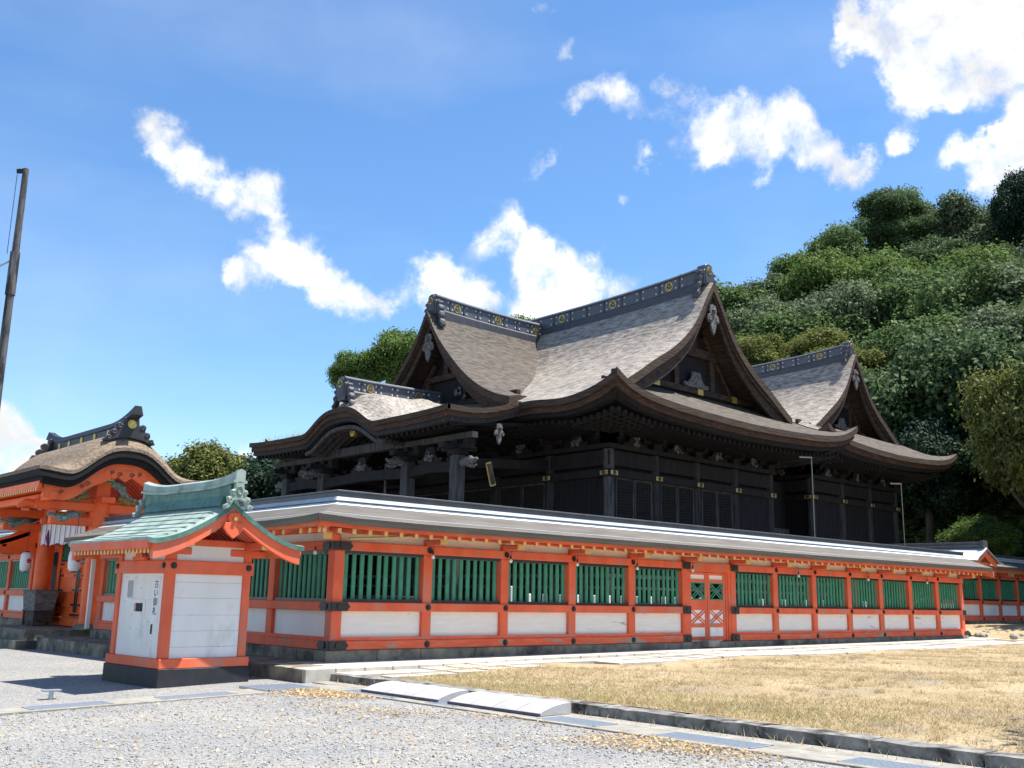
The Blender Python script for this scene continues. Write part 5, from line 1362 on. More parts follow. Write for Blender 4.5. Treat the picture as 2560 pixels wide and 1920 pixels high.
# roof ridge of the gate
def gl(prof, name, mat, y_a, y_b):
    ys2 = lin(y_a, y_b, 31); up3 = lambda y: .34 * max(0, 1 - (y - y_a) / 1.8) ** 2 + .34 * max(0, 1 - (y_b - y) / 1.8) ** 2
    P = [[(GX + a, y, c + up3(y) * g_) for a, c, g_ in prof] for y in ys2]; b = MB(); b.grid(P); m_ = len(prof); b.add(P[0], [tuple(range(m_))]); b.add(P[-1], [tuple(range(m_))]); return b.build(name, mat, G)
gl([(-.24, 5.80, 0), (-.15, 5.98, 0), (.15, 5.98, 0), (.24, 5.80, 0), (-.24, 5.8, 0)], 'ridge_foot', m_gridge, y0g + .3, y1g - .3)
rb = gl([(-.12, 5.96, 0), (-.12, 6.24, .6), (.12, 6.24, .6), (.12, 5.96, 0), (-.12, 5.96, 0)], 'ridge_box', m_gridge, y0g + .2, y1g - .2)
gl([(-.17, 6.24, .7), (-.10, 6.40, 1), (.10, 6.40, 1), (.17, 6.24, .7), (-.17, 6.24, .7)], 'ridge_cap', m_gridge, y0g - .18, y1g + .18)
b, k = MB(), MB()
for y in (13.2, 14.3, 15.4, 16.5, 17.4): b.disc((GX - .12, y, 6.12), (-1, 0, 0), .10, .02, 14); b.disc((GX + .12, y, 6.12), (1, 0, 0), .10, .02, 14)
b.build('crests', m_gold, rb, smooth=40)
for yv, f in ((y0g + .18, -1), (y1g - .18, 1)):
    half = [(0, 6.42), (.22, 6.44), (.24, 6.22), (.36, 6.28), (.45, 6.20), (.42, 6.06), (.52, 6.06), (.60, 5.94), (.55, 5.86), (.66, 5.84), (.76, 5.72), (.66, 5.68), (.4, 5.78), (0, 5.84)]
    o = MB().prism(half + [(-a, c) for a, c in half[::-1][1:-1]], lambda a, c, w: (GX + a, w, c), yv - f * .22, yv).build('ridge_end_tile', m_gridge, G, bevel=.02)
    b = MB()
    for s in (-1, 1):
        for a, c, r in ((.35, 6.17, .08), (.49, 5.97, .07), (.62, 5.80, .06)):
            MB().tube([(GX + s * (a + r * (1 - t * .7) * cos(t * 8)), yv + f * .01, c + r * (1 - t * .7) * sin(t * 8)) for t in lin(0, 1, 12)], .018, 5).build('tile_scroll', m_tin, o, smooth=40)
    g_, k_2 = MB(), MB(); crest((g_, k_2), (GX, yv + f * .01, 6.24), (1, 0, 0), (0, 0, 1), (0, f, 0), .13); g_.build('crest', m_gold, o, smooth=40)
# landing and steps
t = MB(); t.box(-1.84, 2.2, 12.47, 17.8, -.3, .125); t.build('lower_step', m_stone, kind='structure', bevel=.015)
t = MB(); t.box(-1.48, 2.2, 12.92, 17.4, -.3, .40); t.build('upper_step', m_stone, kind='structure', bevel=.015)
# curtain with tied purple bands
CU = thing('gate_curtain', 'short white curtain with purple bands across the gate opening', 'curtain', (-.05, 15, 3.5))
ny = 97; P = []; 
for i in range(ny):
    y = 13.15 + 3.8 * i / (ny - 1)
    P.append([(-.07 + .035 * sin(y * 15) * (1 - c) - .02, y, 2.86 + .64 * c - .03 * sin(y * 5.2) * (1 - c)) for c in lin(0, 1, 6)])
MB().grid(P).build('cloth', m_cloth, CU, smooth=60)
b = MB()
for i in range(9):
    y = 13.35 + i * .425
    b.add([(-.135, y - .012, 3.5), (-.135, y + .012, 3.5), (-.14, y + .016, 2.82), (-.14, y - .016, 2.82), (-.125, y - .012, 3.5), (-.125, y + .012, 3.5), (-.13, y + .016, 2.82), (-.13, y - .016, 2.82)], [(0, 1, 2, 3), (7, 6, 5, 4), (0, 4, 5, 1), (1, 5, 6, 2), (2, 6, 7, 3), (3, 7, 4, 0)])
b.tube([(-.15, 16.05, 3.3), (-.17, 16.02, 3.05), (-.15, 15.95, 2.78)], [.02, .055, .03], 8)
b.build('purple_bands', m_purple, CU)
# lanterns
def lantern(x, y, z, label):
    o = thing('paper_lantern', label, 'lantern', (x, y, z), 'white paper lanterns at the gate')
    prof = [(.05, -.30), (.11, -.29), (.155, -.22), (.165, -.05), (.165, .10), (.15, .22), (.10, .28), (.05, .29)]
    MB().tube([(x, y, z + h) for r, h in prof], [r for r, h in prof], 20).build('shade', m_shade, o, smooth=60)
    MB().disc((x, y, z - .33), (0, 0, 1), .07, .035, 14).disc((x, y, z + .285), (0, 0, 1), .07, .04, 14).build('rim', m_black, o)
    MB().tube([(x, y, z + .32), (x, y, z + 1.35)], .008, 6).build('cord', m_black, o)
    b = MB(); n = 14
    for ang, u, v in [(0, 0, 0)] + [(k * 72, .055 * cos(radians(90 + k * 72)), .055 * sin(radians(90 + k * 72))) for k in range(5)]:
        th = atan2(CAM[1] - y, CAM[0] - x) + .55 + u / .165
        b.disc((x + .160 * cos(th), y + .160 * sin(th), z + .03 + v), (cos(th), sin(th), 0), .03, .012, 10)
    b.build('red_crest', m_red, o)
lantern(-.62, 16.35, 2.32, 'white paper lantern hanging left of the gate doors by the green slats')
lantern(-.62, 11.95 + .25, 2.30, 'white paper lantern hanging right of the gate doors beside the kiosk roof')
# wooden offering chest on the landing
o = thing('offering_chest', 'weathered two-tier wooden offering chest on the gate landing', 'offering box', (-.05, 16.4, .40))
def frustum(x0, x1, y0, y1, z0, X0, X1, Y0, Y1, z1): return [(x0, y0, z0), (x1, y0, z0), (x1, y1, z0), (x0, y1, z0), (X0, Y0, z1), (X1, Y0, z1), (X1, Y1, z1), (X0, Y1, z1)], [(3, 2, 1, 0), (4, 5, 6, 7), (0, 1, 5, 4), (1, 2, 6, 5), (2, 3, 7, 6), (3, 0, 4, 7)]
bx0, bx1, by0, by1 = -.35, .22, 15.85, 17.05
MB().add(*frustum(bx0, bx1, by0 + .1, by1 - .1, .86, bx0 - .03, bx1 + .10, by0 + .04, by1, 1.42)).build('upper_box', m_box, o, bevel=.01)
MB().box(bx0 + .03, bx1 - .02, by0 + .12, by1 - .12, .52, .83).build('lower_box', m_boxd, o, bevel=.01)
b = MB()
for x in (bx0, bx1 - .07):
    for y in (by0 + .1, by1 - .17): b.box(x, x + .07, y, y + .07, .405, .858)
b.box(bx0 - .02, bx1 + .02, by0 + .06, by1 - .06, .83, .87).build('legs', m_boxd, o)
b = MB().box(bx0 - .05, bx1 + .13, by0 + .02, by1 + .02, 1.421, 1.465)
b.build('top_rim', m_box, o, bevel=.01)
b = MB()
for i in range(9): x = bx0 - .02 + i * .075; b.box(x, x + .035, by0 + .05, by1, 1.466, 1.485)
b.build('top_bars', m_boxd, o)
# ---------------------------------------------------------------- small things
for i, (u, z) in enumerate([(2.44, 2.33), (4.66, 2.33), (6.83, 2.33), (9.02, 2.31), (11.3, 2.33), (16.5, 2.33), (20.7, 2.33), (24.9, 2.33)]):
    x, y = u, -.03
    o = thing('light_bulb', 'bare white bulb hanging from the top beam of the long fence', 'light bulb', (x, y, z), 'bulbs strung along the long fence')
    MB().tube([(x, y, z - .055), (x, y, z - .04), (x, y, z), (x, y, z + .035)], [.015, .035, .042, .02], 10).build('glass', m_bulb, o, smooth=60)
    MB().tube([(x, y, z + .035), (x, y, z + .11)], .022, 8).build('socket', m_black, o)
    MB().tube([(x, y, z + .11), (x + .02, y, z + .2), (x, y + .05, z + .26)], .006, 5).build('cable', m_black, o)
o = thing('light_bulb', 'bare white bulb hanging left of the black-plated corner post', 'light bulb', (-.03, .62, 2.33), 'bulbs strung along the long fence')
MB().tube([(-.03, .62, 2.275), (-.03, .62, 2.29), (-.03, .62, 2.33), (-.03, .62, 2.365)], [.015, .035, .042, .02], 10).build('glass', m_bulb, o, smooth=60); MB().tube([(-.03, .62, 2.365), (-.03, .62, 2.44)], .022, 8).build('socket', m_black, o)
def bamboo(p, q, r, label):
    p, q = Vector(p), Vector(q); b = MB(); n = 9; pts = []; rr = []
    for i in range(n):
        t = i / (n - 1); c = p.lerp(q, t)
        pts += [c, p.lerp(q, min(1, t + .012))]; rr += [r * 1.18, r]
    tag(b.tube(pts, rr, 8).build('bamboo_pole', m_bamboo, smooth=50), label, 'bamboo pole', 'bamboo poles under the eave')
bamboo((.28, -.10, 2.585), (1.9, -.16, 2.71), .022, 'lower bamboo pole under the eave beside the corner post')
bamboo((.42, .02, 2.69), (1.75, -.08, 2.715), .018, 'upper bamboo pole tucked under the eave near the corner post')
tag(MB().box(11.70, 12.18, -.22, .03, .31, .50).build('stone_block', m_conc, bevel=.012), 'pale stone block lying in front of the fence door', 'stone block')
o = thing('standpipe', 'grey capped pipe sticking up from the gravel in the kiosk shadow', 'pipe', (-5.4, -1.05, -.08))
MB().tube([(-5.4, -1.05, -.12), (-5.4, -1.05, .03)], .035, 12).build('pipe', m_steel, o, smooth=40); MB().add(*frustum(-5.52, -5.28, -1.12, -.98, .03, -5.53, -5.27, -1.13, -.97, .055)).build('cap', m_steel, o)
tag(MB().tube([(-6.35, 1.9, -.12), (-6.35, 1.9, -.06)], .10, 14).build('concrete_marker', m_conc, smooth=40), 'small round concrete cap on the sunlit gravel at the left edge', 'marker')
# old pole at the left edge
o = thing('tall_pole', 'tall weathered wooden pole rising out of the left edge of the photo', 'pole', (-4.35, 7.6, 0))
px_, py_ = -4.35, 7.6
MB().tube([(px_, py_, -.2), (px_, py_, 4), (px_, py_, 8.3)], [.12, .105, .09], 14).build('lower_shaft', m_pole, o, smooth=50)
MB().tube([(px_, py_, 8.2), (px_, py_, 9.25)], [.115, .11], 8).build('collar', m_pole, o)
MB().tube([(px_, py_, 9.2), (px_, py_, 11.35)], [.085, .07], 12).build('upper_shaft', m_pole, o, smooth=50)
MB().tube([(px_, py_ + .05, 9.1), (px_ - .42, py_ + .35, 8.75)], .022, 8).build('cleat_arm', m_steel, o)
MB().beam((px_ + .03, py_ - .03, 11.30), (px_ - .16, py_ + .12, 11.28), .06, .10).tube([(px_ - .15, py_ + .11, 11.2), (px_ - .15, py_ + .11, 9.2)], .008, 5).build('pulley_arm', m_pole, o)
# thin T-topped rods standing behind the long fence
def trod(x, y, zt, label):
    o = thing('thin_rod', label, 'metal rod', (x, y, .2), 'thin rods in front of the halls')
    MB().tube([(x, y, .2), (x, y, zt)], .018, 8).build('rod', m_rod, o); d_ = Vector((CAM[1] - y, x - CAM[0], 0)).normalized()
    MB().beam((x + .03, y, zt), (x - .34, y + .28, zt), .04, .05).build('arm', m_conc, o)
trod(21.75, 2.5, 6.72, 'nearer thin metal rod with a short arm, in front of the large hall'); trod(28.5, 2.5, 6.36, 'farther thin metal rod with a short arm, beside the rear hall')
# things seen through the slats
for i in range(14):
    x = 7.0 + i * .62 + random.uniform(-.05, .05)
    tag(MB().box(x - .05, x + .05, 2.45, 2.55, .2, 1.62 if i else 1.80).build('stone_stake', m_shade, bevel=.01), 'white square stake behind the green slats', 'stake', 'white stakes behind the fence')
for i in range(7):
    x = 16.4 + i * 1.35 + random.uniform(-.2, .2)
    tag(MB().box(x - .05, x + .05, 2.2, 2.3, .2, 1.62).build('stone_stake', m_shade, bevel=.01), 'white square stake behind the green slats', 'stake', 'white stakes behind the fence')
o = thing('offertory_trough', 'dark wooden trough with gold crests behind the first slats', 'offering box', (8.3, 9.6, .2))
MB().box(7.9, 8.9, 8.3, 11.2, .2, 1.5).build('box', m_oldwood, o, bevel=.03)
b, k = MB(), MB()
for u in (8.5, 9.75, 11.0): crest((b, k), (7.88, u, 1.0), (0, 1, 0), (0, 0, 1), (-1, 0, 0), .26)
for u in (8.1, 8.7): crest((b, k), (u, 8.28, 1.0), (1, 0, 0), (0, 0, 1), (0, -1, 0), .24)
b.build('gold_crests', m_gold, o, smooth=40); k.build('crest_commas', m_ink, o)
o = thing('hall_stairs', 'dark wooden stairs and veranda rail under the porch of the large hall', 'stairs', (11.5, 15, .2))
b = MB()
for i in range(7): b.box(11.0 + .3 * i, 11.32 + .3 * i, 11.6, 18.4, .2, .40 + .17 * i)
b.build('steps', m_oldwood, o)
b = MB()
for y in lin(6.0, 24, 15): b.box(13.35, 13.47, y - .06, y + .06, .2, 2.3)
b.box(13.33, 13.49, 5.0, 25, 2.2, 2.32).box(13.36, 13.46, 5.0, 25, 1.85, 1.93).box(13.3, 15.1, 5.0, 25, 1.30, 1.42); b.build('veranda_rail', m_greywood, o)
b = MB()
for x in lin(13.4, 26.5, 12): b.box(x - .06, x + .06, 4.85, 4.97, .2, 2.3)
b.box(13.33, 26.6, 4.83, 4.99, 2.2, 2.32).box(13.36, 26.6, 4.86, 4.96, 1.85, 1.93).box(15.1, 26.6, 4.8, 6.4, 1.30, 1.42); b.build('veranda_side_rail', m_greywood, o)
o = thing('low_table', 'pale low trestle table behind the corner slats', 'table', (3.2, 6.2, .2))
MB().box(2.4, 4.4, 5.6, 6.6, 1.10, 1.18).build('top', m_shade, o)
for x in (2.5, 4.3):
    for y in (5.7, 6.5): MB().box(x - .04, x + .04, y - .04, y + .04, .2, 1.10).build('leg', m_steel, o)
# plaque under the porch
o = thing('gilt_plaque', 'narrow black plaque with a gilt frame tilted beside the porch pillar', 'plaque', (11.8, 8.9, 5.4))
MB().beam((11.7, 8.9, 6.05), (11.95, 8.9, 5.25), .24, .04, (0, 1, 0)).build('frame', m_gold, o); MB().beam((11.72, 8.87, 5.99), (11.93, 8.87, 5.31), .16, .05, (0, 1, 0)).build('panel', m_black, o)
o = thing('bell_rope', 'pale twisted bell rope hanging under the porch', 'rope', (11.2, 14.2, 6.4))
MB().tube([(11.2, 14.2, 6.4), (11.2, 14.2, 5.2)], .05, 8).tube([(11.2, 14.2, 5.2), (11.2, 14.2, 3.2)], [.16, .12], 10).build('rope', m_carve, o, smooth=40)
# roofs beyond the gate
def simple_house(name, label, x0, x1, y0, y1, zw, zr, mat, along='y', cat='building'):
    o = thing(name, label, cat, ((x0 + x1) / 2, (y0 + y1) / 2, 0)); cx_, cy_ = (x0 + x1) / 2, (y0 + y1) / 2
    MB().box(x0 + .6, x1 - .6, y0 + .6, y1 - .6, 0, zw + .3).build('wall', m_board, o)
    if along == 'y': P = [[(cx_ + s * (x1 - x0) / 2, y, zr - (zr - zw) * abs(s) ** .9) for s in lin(-1, 1, 17)] for y in lin(y0, y1, 4)]
    else: P = [[(x, cy_ + s * (y1 - y0) / 2, zr - (zr - zw) * abs(s) ** .9) for s in lin(-1, 1, 17)] for x in lin(x0, x1, 4)]
    r = MB().slab(*strip(P, .2, 0)).build('roof', mat, o, smooth=40)
    b = MB()
    if along == 'y': b.box(cx_ - .25, cx_ + .25, y0, y1, zr - .05, zr + .3)
    else: b.box(x0, x1, cy_ - .25, cy_ + .25, zr - .05, zr + .3)
    b.build('ridge', m_ftin, o); return o
simple_house('side_hall', 'low side hall whose pale brown roof shows over the left fence', 9.5, 16, 19.5, 25.5, 3.6, 4.9, m_tile, 'x')
simple_house('office_building', 'low building with a pale roof at the far left beyond the gate', -1, 12, 40, 52, 4.2, 6.9, m_tile, 'y')
simple_house('storehouse', 'dark storehouse roof seen behind the far fence at the left edge', 4.5, 12, 24, 30, 4.0, 5.9, m_tile, 'y')
# ---------------------------------------------------------------- trees and plants
def leaf_mesh(name, P, Nn, size, mat, aspect=1.5, rng=RNG):
    n = len(P); Nn = Nn / np.linalg.norm(Nn, axis=1, keepdims=True)
    r = rng.normal(size=(n, 3)); a = np.cross(Nn, r); a /= np.linalg.norm(a, axis=1, keepdims=True); b = np.cross(Nn, a)
    s = size * rng.uniform(.6, 1.4, (n, 1)); a = a * s * .5 * aspect; b = b * s * .5
    k = Nn * s * .18
    V = np.stack([P - a, P - b * .9 + k, P + a, P + b * .9 + k], 1).reshape(-1, 3)
    me = bpy.data.meshes.new(name); me.vertices.add(4 * n); me.vertices.foreach_set('co', V.astype(np.float32).ravel())
    me.loops.add(4 * n); me.loops.foreach_set('vertex_index', np.arange(4 * n, dtype=np.int32)); me.polygons.add(n)
    me.polygons.foreach_set('loop_start', np.arange(0, 4 * n, 4, dtype=np.int32)); me.polygons.foreach_set('loop_total', np.full(n, 4, np.int32))
    me.update(calc_edges=True); me.materials.append(mat); return me
def crown_points(seed, n, lobes=26, flat=.8, clump=.21, shell=.8):
    """unit-radius crown: lobes on an ellipsoid, each covered with leafy clumps"""
    r = np.random.default_rng(seed); L = []
    while len(L) < lobes:
        c = r.normal(size=3); c /= np.linalg.norm(c); c *= r.uniform(.40, .86); c[2] *= flat
        if c[2] > -.5: L.append((c, r.uniform(.17, .36)))
    L.append((np.array([0, 0, -.05]), .48))
    P = []; Nn = []
    w = np.array([q[1] ** 2 for q in L]); w /= w.sum()
    ncl = n // 30
    for i in r.choice(len(L), ncl, p=w):
        c, rad = L[i]; d = r.normal(size=3); d /= np.linalg.norm(d); d[2] = d[2] * .8 + .18; d /= np.linalg.norm(d)
        p = c + d * rad * r.uniform(.72, 1.08)
        m = 30; q = r.normal(size=(m, 3)) * clump * .42 * np.array([1, 1, .6]); P.append(p + q)
        nn = d * .8 + np.array([0, 0, .55]) + r.normal(size=(m, 3)) * .65; Nn.append(nn)
    return np.concatenate(P), np.concatenate(Nn)
CROWN = {}
def crown_mesh(key, seed, n, size, mat, **kw):
    P, Nn = crown_points(seed, n, **kw); return leaf_mesh('crown', P, Nn, size, mat, rng=np.random.default_rng(seed + 5))
VAR = {}
for nm, mat in (('dark', L_dark), ('mid', L_mid), ('grey', L_grey), ('yel', L_yel), ('lime', L_lime), ('deep', L_deep)):
    VAR[nm] = [crown_mesh(nm, 11 + 7 * i + len(nm) * 3, 40000, .044, mat) for i in range(2)]
TRUNK = None
def trunk_mesh(seed=3):
    r = random.Random(seed); b = MB(); b.tube([(0, 0, -1.6), (.02, .01, -.9), (-.03, .02, -.3), (.02, 0, .25)], [.085, .065, .05, .025], 8)
    for i in range(6):
        a = r.uniform(0, 6.28); z = r.uniform(-.8, -.1); b.tube([(0, 0, z), (.28 * cos(a), .28 * sin(a), z + .22), (.55 * cos(a + .3), .55 * sin(a + .3), z + .5)], [.035, .022, .01], 6)
    o = b.build('trunk', m_bark, None, smooth=50); return o
TR0 = trunk_mesh()
TR_ME = TR0.data; bpy.data.objects.remove(TR0)
def tree(x, y, zc, rx, rz, kind, label, cat='tree', group=None, var=None, name='broadleaf_tree', rot=None, meshes=None):
    o = thing(name, label, cat, (x, y, zc), group)
    me = (meshes or VAR[kind]); me = me[random.randrange(len(me)) if var is None else var]
    c = bpy.data.objects.new('crown', me); COL.objects.link(c); c.parent = o; c.scale = (rx, rx * random.uniform(.9, 1.1), rz); c.rotation_euler = (0, 0, random.uniform(0, 6.28) if rot is None else rot)
    t = bpy.data.objects.new('trunk', TR_ME); COL.objects.link(t); t.parent = o; gr_ = hz(x, y) if x > 41.5 else 0.0; sz = ((zc - gr_ + .3) + .3 * rz) / 2.0; t.scale = (min(rx, sz * 1.3), min(rx, sz * 1.3), sz); t.location = (0, 0, .3 * rz - .4 * sz); t.rotation_euler = (0, 0, random.uniform(0, 6.28))
    return o
# the wooded hill behind the halls
def hz(x, y):
    h = .66 * max(0, x - 44.5)
    h = min(h, 37) + 5.5 * exp(-((y - 47) / 15) ** 2) * sm((x - 62) / 18) - 2.6 * sm((27 - y) / 14) * sm((x - 66) / 20); w = sm((88 - y - .2 * x) / 34)
    return .55 + h * w
hx_ = np.linspace(41.5, 150, 60); hy_ = np.linspace(-60, 100, 80)
MB().grid([[(x, y, hz(x, y) - .2 + .5 * sin(x * .5) * sin(y * .43) * sm((x - 45) / 6)) for y in hy_] for x in hx_]).build('hill', m_hill, kind='structure', smooth=80)
HG = 'trees on the wooded hill behind the halls'
HL = {'dark': 'dark evergreen tree crowded into the wood on the hill', 'mid': 'mid green broadleaf tree crowded into the wood on the hill', 'grey': 'grey-green glossy tree crowded into the wood on the hill', 'lime': 'fresh bright green tree crowded into the wood on the hill', 'deep': 'blackish shaded tree low on the wooded hill', 'yel': 'yellow-green tree crowded into the wood on the hill'}
rr = random.Random(21)
for row, x in enumerate([50, 56, 62, 68, 74, 80, 87, 95]):
    sp = 6.0 + row * .35
    ya = -17 + (x + 10.9) * math.tan(radians(15.5)); yb_ = -17 + (x + 10.9) * math.tan(radians(40))
    n = int((yb_ - ya) / sp) + 1
    for i in range(n + 1):
        y = ya + sp * (i + .5 * (row % 2)) + rr.uniform(-1, 1); xx = x + rr.uniform(-1.6, 1.6)
        if row == 0 and y < 8: pass
        r_ = rr.uniform(4.3, 5.9) * (1 if row else .8)
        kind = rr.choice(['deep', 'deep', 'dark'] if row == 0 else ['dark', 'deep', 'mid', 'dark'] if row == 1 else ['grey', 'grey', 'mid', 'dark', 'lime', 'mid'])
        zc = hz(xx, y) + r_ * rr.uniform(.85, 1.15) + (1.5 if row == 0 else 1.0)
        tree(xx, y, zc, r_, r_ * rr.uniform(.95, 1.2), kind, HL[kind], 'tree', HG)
tree(16, 39, 7.3, 3.5, 3.2, 'yel', 'bushy yellow-green tree behind the thatched gate roof', 'tree')
tree(14.8, 32, 4.9, 2.2, 1.6, 'yel', 'low sprawling yellow-green tree right of the kiosk ridge', 'tree')
tree(15.6, 28.6, 6.6, 3.6, 3.2, 'deep', 'dark shaded tree behind the left end of the porch roof', 'tree')
tree(20.5, 30.5, 6.4, 3.4, 3.4, 'deep', 'dark tree seen between the porch pillars', 'tree')
tree(35.6, 46.3, 20.2, 3.2, 3.4, 'lime', 'tall round-lobed green tree rising left of the front dormer gable', 'tree')
tree(40.5, 41.3, 22.5, 2.7, 2.2, 'lime', 'tall green tree whose top shows above the dormer ridge', 'tree')
tree(32.5, 49.0, 19.0, 2.4, 2.4, 'lime', 'lower left lobe-like green tree beside the tall round one', 'tree')
tree(90, 32.4, 44.0, 3.6, 3.0, 'dark', 'flat-topped dark conifer standing above the skyline of the hill', 'tree', None, None, 'conifer_tree')
tree(90, 30.5, 40.5, 3.6, 2.8, 'dark', 'smaller dark conifer just below the flat-topped one', 'tree', None, None, 'conifer_tree')
tree(93, 19.4, 41.5, 3.2, 5.2, 'deep', 'dark pointed conifer cut by the right edge at the skyline', 'tree', None, None, 'conifer_tree')
for x_, y_, z_, r_ in ((60, 30.0, 21.2, 3.6), (60.5, 24.5, 20.4, 3.9), (63, 35, 22.4, 3.6), (57.5, 21, 18.4, 3.2)):
    tree(x_, y_, z_, r_, r_ * .75, 'yel', 'low yellow-green tree in the lit band just above the rear hall ridge', 'tree', 'yellow-green trees above the rear ridge')
tree(44.2, 3.0, 10.2, 3.3, 5.0, 'yel', 'tall sunlit yellow-green tree at the right edge beside the halls', 'tree')
tree(45.5, 6.6, 5.2, 1.7, 1.5, 'lime', 'small bright sunlit shrub above the dark back fence', 'shrub', None, None, 'small_shrub')
for x_, y_, z_, r_ in ((45, -1.2, 11.5, 5.2), (51.5, -2.0, 12.5, 5.8), (39.5, -4.5, 10.5, 4.6), (58, -2, 12.5, 6)):
    tree(x_, y_, z_, r_, r_, 'dark', 'large dark tree just outside the right edge shading the back fence', 'tree', 'shade trees right of the yard')
tree(4.9, -15.6, 7.4, 2.3, 1.5, 'dark', 'tree beside the viewer whose shadow falls on the lawn corner', 'tree')
# ground cover on the shaded slope
P = RNG.uniform([44.5, -12, 0], [58, 30, 0], (26000, 3)); P[:, 2] = [hz(a, b) + .25 * sin(a * 1.7) * sin(b * 1.3) + .3 for a, b in P[:, :2]]; P[:, 2] += RNG.uniform(-.1, .35, len(P))
Nn = RNG.normal(size=P.shape) * .45 + np.array([-.35, -.2, 1.0])
me = leaf_mesh('slope_ferns', P, Nn, .42, L_mid, 1.9); o = bpy.data.objects.new('slope_undergrowth', me); COL.objects.link(o); o['kind'] = 'stuff'
# dry grass on the lawn
def blades(name, xy, zf, h, w, mat, lean=.6):
    n = len(xy); base = np.column_stack([xy, [zf(a, b) for a, b in xy]])
    ang = RNG.uniform(0, 2 * pi, n); hh = h * RNG.uniform(.4, 1.3, n); ln = RNG.normal(0, lean, (n, 2)) * hh[:, None]
    sx = np.column_stack([np.cos(ang), np.sin(ang), np.zeros(n)]) * (w * RNG.uniform(.6, 1.4, n))[:, None]
    tip = base + np.column_stack([ln, hh * .8])
    V = np.stack([base - sx, base + sx, tip], 1).reshape(-1, 3)
    me = bpy.data.meshes.new(name); me.vertices.add(3 * n); me.vertices.foreach_set('co', V.astype(np.float32).ravel()); me.loops.add(3 * n); me.loops.foreach_set('vertex_index', np.arange(3 * n, dtype=np.int32)); me.polygons.add(n)
    me.polygons.foreach_set('loop_start', np.arange(0, 3 * n, 3, dtype=np.int32)); me.polygons.foreach_set('loop_total', np.full(n, 3, np.int32)); me.update(calc_edges=True); me.materials.append(mat)
    o = bpy.data.objects.new(name, me); COL.objects.link(o); o['kind'] = 'stuff'; return o
lzz = lambda x, y: lz(x, y) + .02 * math.sin(x * 2.3 + y * 1.7) * sm(x / 2)
n = 190000
u = RNG.uniform(0, 1, n) ** 1.5; xy = np.column_stack([-.40 + u * 34, RNG.uniform(-15.5, -1.9, n)])
pat = np.sin(xy[:, 0] * .9 + 1.3 * np.sin(xy[:, 1] * .7)) + np.sin(xy[:, 1] * 1.1 + xy[:, 0] * .35) + RNG.normal(0, .7, n)
keep = (pat > -.6) & ~((xy[:, 1] > -2.9) & (xy[:, 0] > 4)); xy = xy[keep]
blades('dry_grass', xy, lzz, .05, .0055, m_dry, .8)
n = 9000; xy = np.column_stack([RNG.uniform(-.38, 3.4, n), RNG.uniform(-11, -2.0, n)]); m_ = (RNG.uniform(0, 1, n) < np.exp(-((xy[:, 0] - .2 - .0 * xy[:, 1]) / 1.3) ** 2) * .9); blades('green_grass', xy[m_], lzz, .06, .006, m_grn, .6)
n = 1500; xy = np.column_stack([RNG.uniform(-1.0, -.79, n), RNG.uniform(-16, -1.6, n)]); xy = xy[RNG.uniform(0, 1, n) < .25]; blades('drain_weeds', xy, lambda a, b: .02, .10, .005, m_dry, .5)
# litter of dry leaves and straw beside the drain
n = 13000
yy = RNG.uniform(-16.5, -2.4, n); dd_ = np.abs(RNG.normal(0, 1, n)) * (.30 + .09 * (-yy))
xy = np.column_stack([-1.74 - dd_ * .8, yy]); pat = np.sin(xy[:, 1] * 1.9 + xy[:, 0] * 2.3) + np.sin(xy[:, 1] * .8 - xy[:, 0] * 1.7) + RNG.normal(0, .5, n); xy = xy[pat > .55]
P = np.column_stack([xy, [gz(a, b) + .012 for a, b in xy]]); P[:, 2] += RNG.uniform(0, .02, len(P)); Nn = RNG.normal(size=P.shape) * .35 + np.array([0, 0, 1.0])
me = leaf_mesh('dry_leaf_litter', P, Nn, .024, m_litter, 2.2); o = bpy.data.objects.new('dry_leaf_litter', me); COL.objects.link(o); o['kind'] = 'stuff'
o2 = blades('straw_litter', xy[::2], lambda a, b: gz(a, b) + .004, .05, .004, m_dry, 1.1)
n = 700; xy = np.column_stack([RNG.uniform(-9, -1.8, n), RNG.uniform(-9, -2.6, n)]); P = np.column_stack([xy, [gz(a, b) + .012 for a, b in xy]]); Nn = RNG.normal(size=P.shape) * .3 + np.array([0, 0, 1.0]); me = leaf_mesh('scattered_leaves', P, Nn, .03, m_litter, 2); o = bpy.data.objects.new('scattered_leaves', me); COL.objects.link(o); o['kind'] = 'stuff'
# rubble at the end of the long fence
for i in range(34):
    a = rr.uniform(29.0, 33.5); c_ = rr.uniform(-1.2, 1.8); s_ = rr.uniform(.06, .15); b = MB(); n = 7
    b.tube([(a, c_, .34), (a + rr.uniform(-.05, .05), c_, .40 + s_ * .3), (a, c_, .42 + s_ * .9)], [s_ * 1.0, s_ * 1.15, s_ * .5], n)
    tag(b.build('field_stone', m_rock, bevel=.02), 'rounded field stone in the heap at the far end of the long fence', 'stone', 'field stones heaped past the fence end')
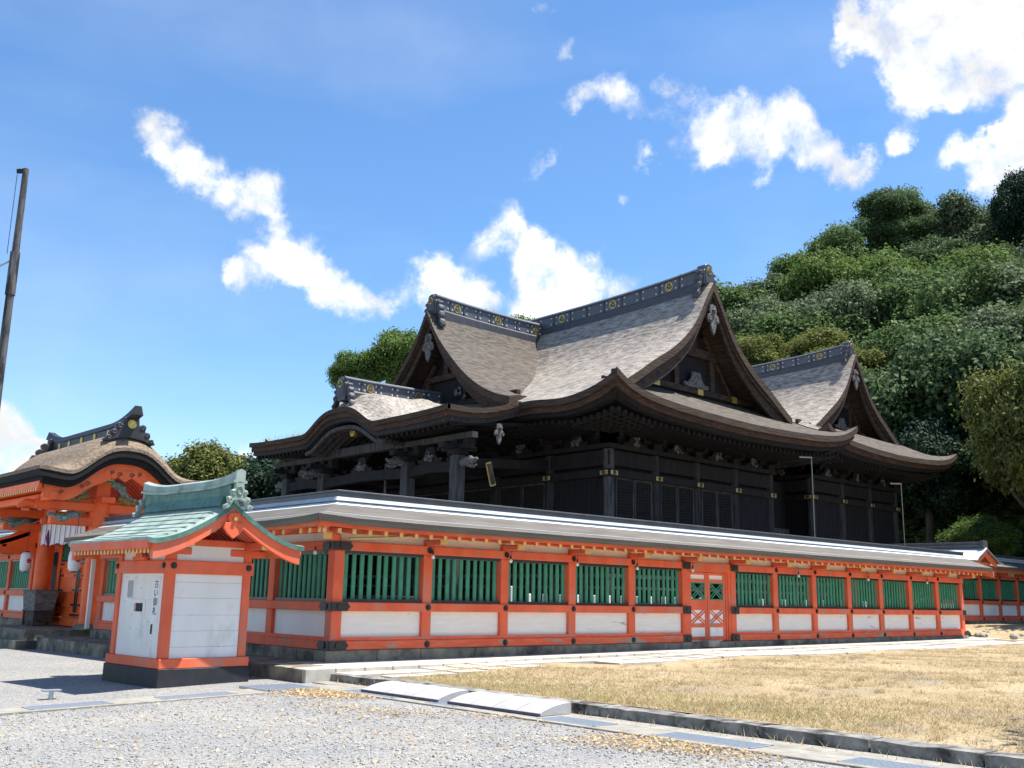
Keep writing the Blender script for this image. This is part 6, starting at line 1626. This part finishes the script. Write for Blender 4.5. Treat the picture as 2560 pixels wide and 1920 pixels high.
# weeds on the porch roof
xy = np.column_stack([RNG.uniform(9.6, 11.6, 500), RNG.uniform(17.8, 21.4, 500)]); blades('roof_weeds', xy, lambda a, b: kohai_z(a, b) - .02, .45, .012, L_mid and m_grn, .5)

# loose pebbles on the near gravel, grass tufts on the lawn
n = 9000; xy = np.column_stack([RNG.uniform(-11, -1.8, n), -13.5 + 11 * RNG.uniform(0, 1, n) ** 1.3]); s_ = RNG.uniform(.006, .019, (n, 1)); ctr = np.column_stack([xy, [gz(u, v) + .004 for u, v in xy]])
a1 = RNG.normal(size=(n, 3)); a1 /= np.linalg.norm(a1, axis=1, keepdims=True); a2 = np.cross(a1, RNG.normal(size=(n, 3))); a2 /= np.linalg.norm(a2, axis=1, keepdims=True); a3 = np.cross(a1, a2)
V = np.stack([ctr + a1 * s_ * 1.3, ctr + a2 * s_, ctr - a1 * s_ * 1.3, ctr - a2 * s_, ctr + a3 * s_ * .8, ctr - a3 * s_ * .8], 1).reshape(-1, 3)
Fq = np.array([(0, 1, 4), (1, 2, 4), (2, 3, 4), (3, 0, 4), (1, 0, 5), (2, 1, 5), (3, 2, 5), (0, 3, 5)]); F = (Fq[None] + 6 * np.arange(n)[:, None, None]).reshape(-1, 3)
me = bpy.data.meshes.new('loose_pebbles'); me.vertices.add(len(V)); me.vertices.foreach_set('co', V.astype(np.float32).ravel()); me.loops.add(F.size); me.loops.foreach_set('vertex_index', F.astype(np.int32).ravel()); me.polygons.add(len(F))
me.polygons.foreach_set('loop_start', np.arange(0, F.size, 3, dtype=np.int32)); me.polygons.foreach_set('loop_total', np.full(len(F), 3, np.int32)); me.update(calc_edges=True); me.materials.append(m_peb)
o = bpy.data.objects.new('loose_pebbles', me); COL.objects.link(o); o['kind'] = 'stuff'
cc = np.column_stack([-.3 + RNG.uniform(0, 1, 900) ** 1.4 * 26, RNG.uniform(-15, -2.2, 900)]); cc = cc[~((cc[:, 1] > -3) & (cc[:, 0] > 4))]
xy = (cc[:, None, :] + RNG.normal(0, .06, (len(cc), 28, 2))).reshape(-1, 2); xy = xy[xy[:, 0] > -.4]
blades('grass_tufts', xy, lzz, .095, .005, m_dry, .6)
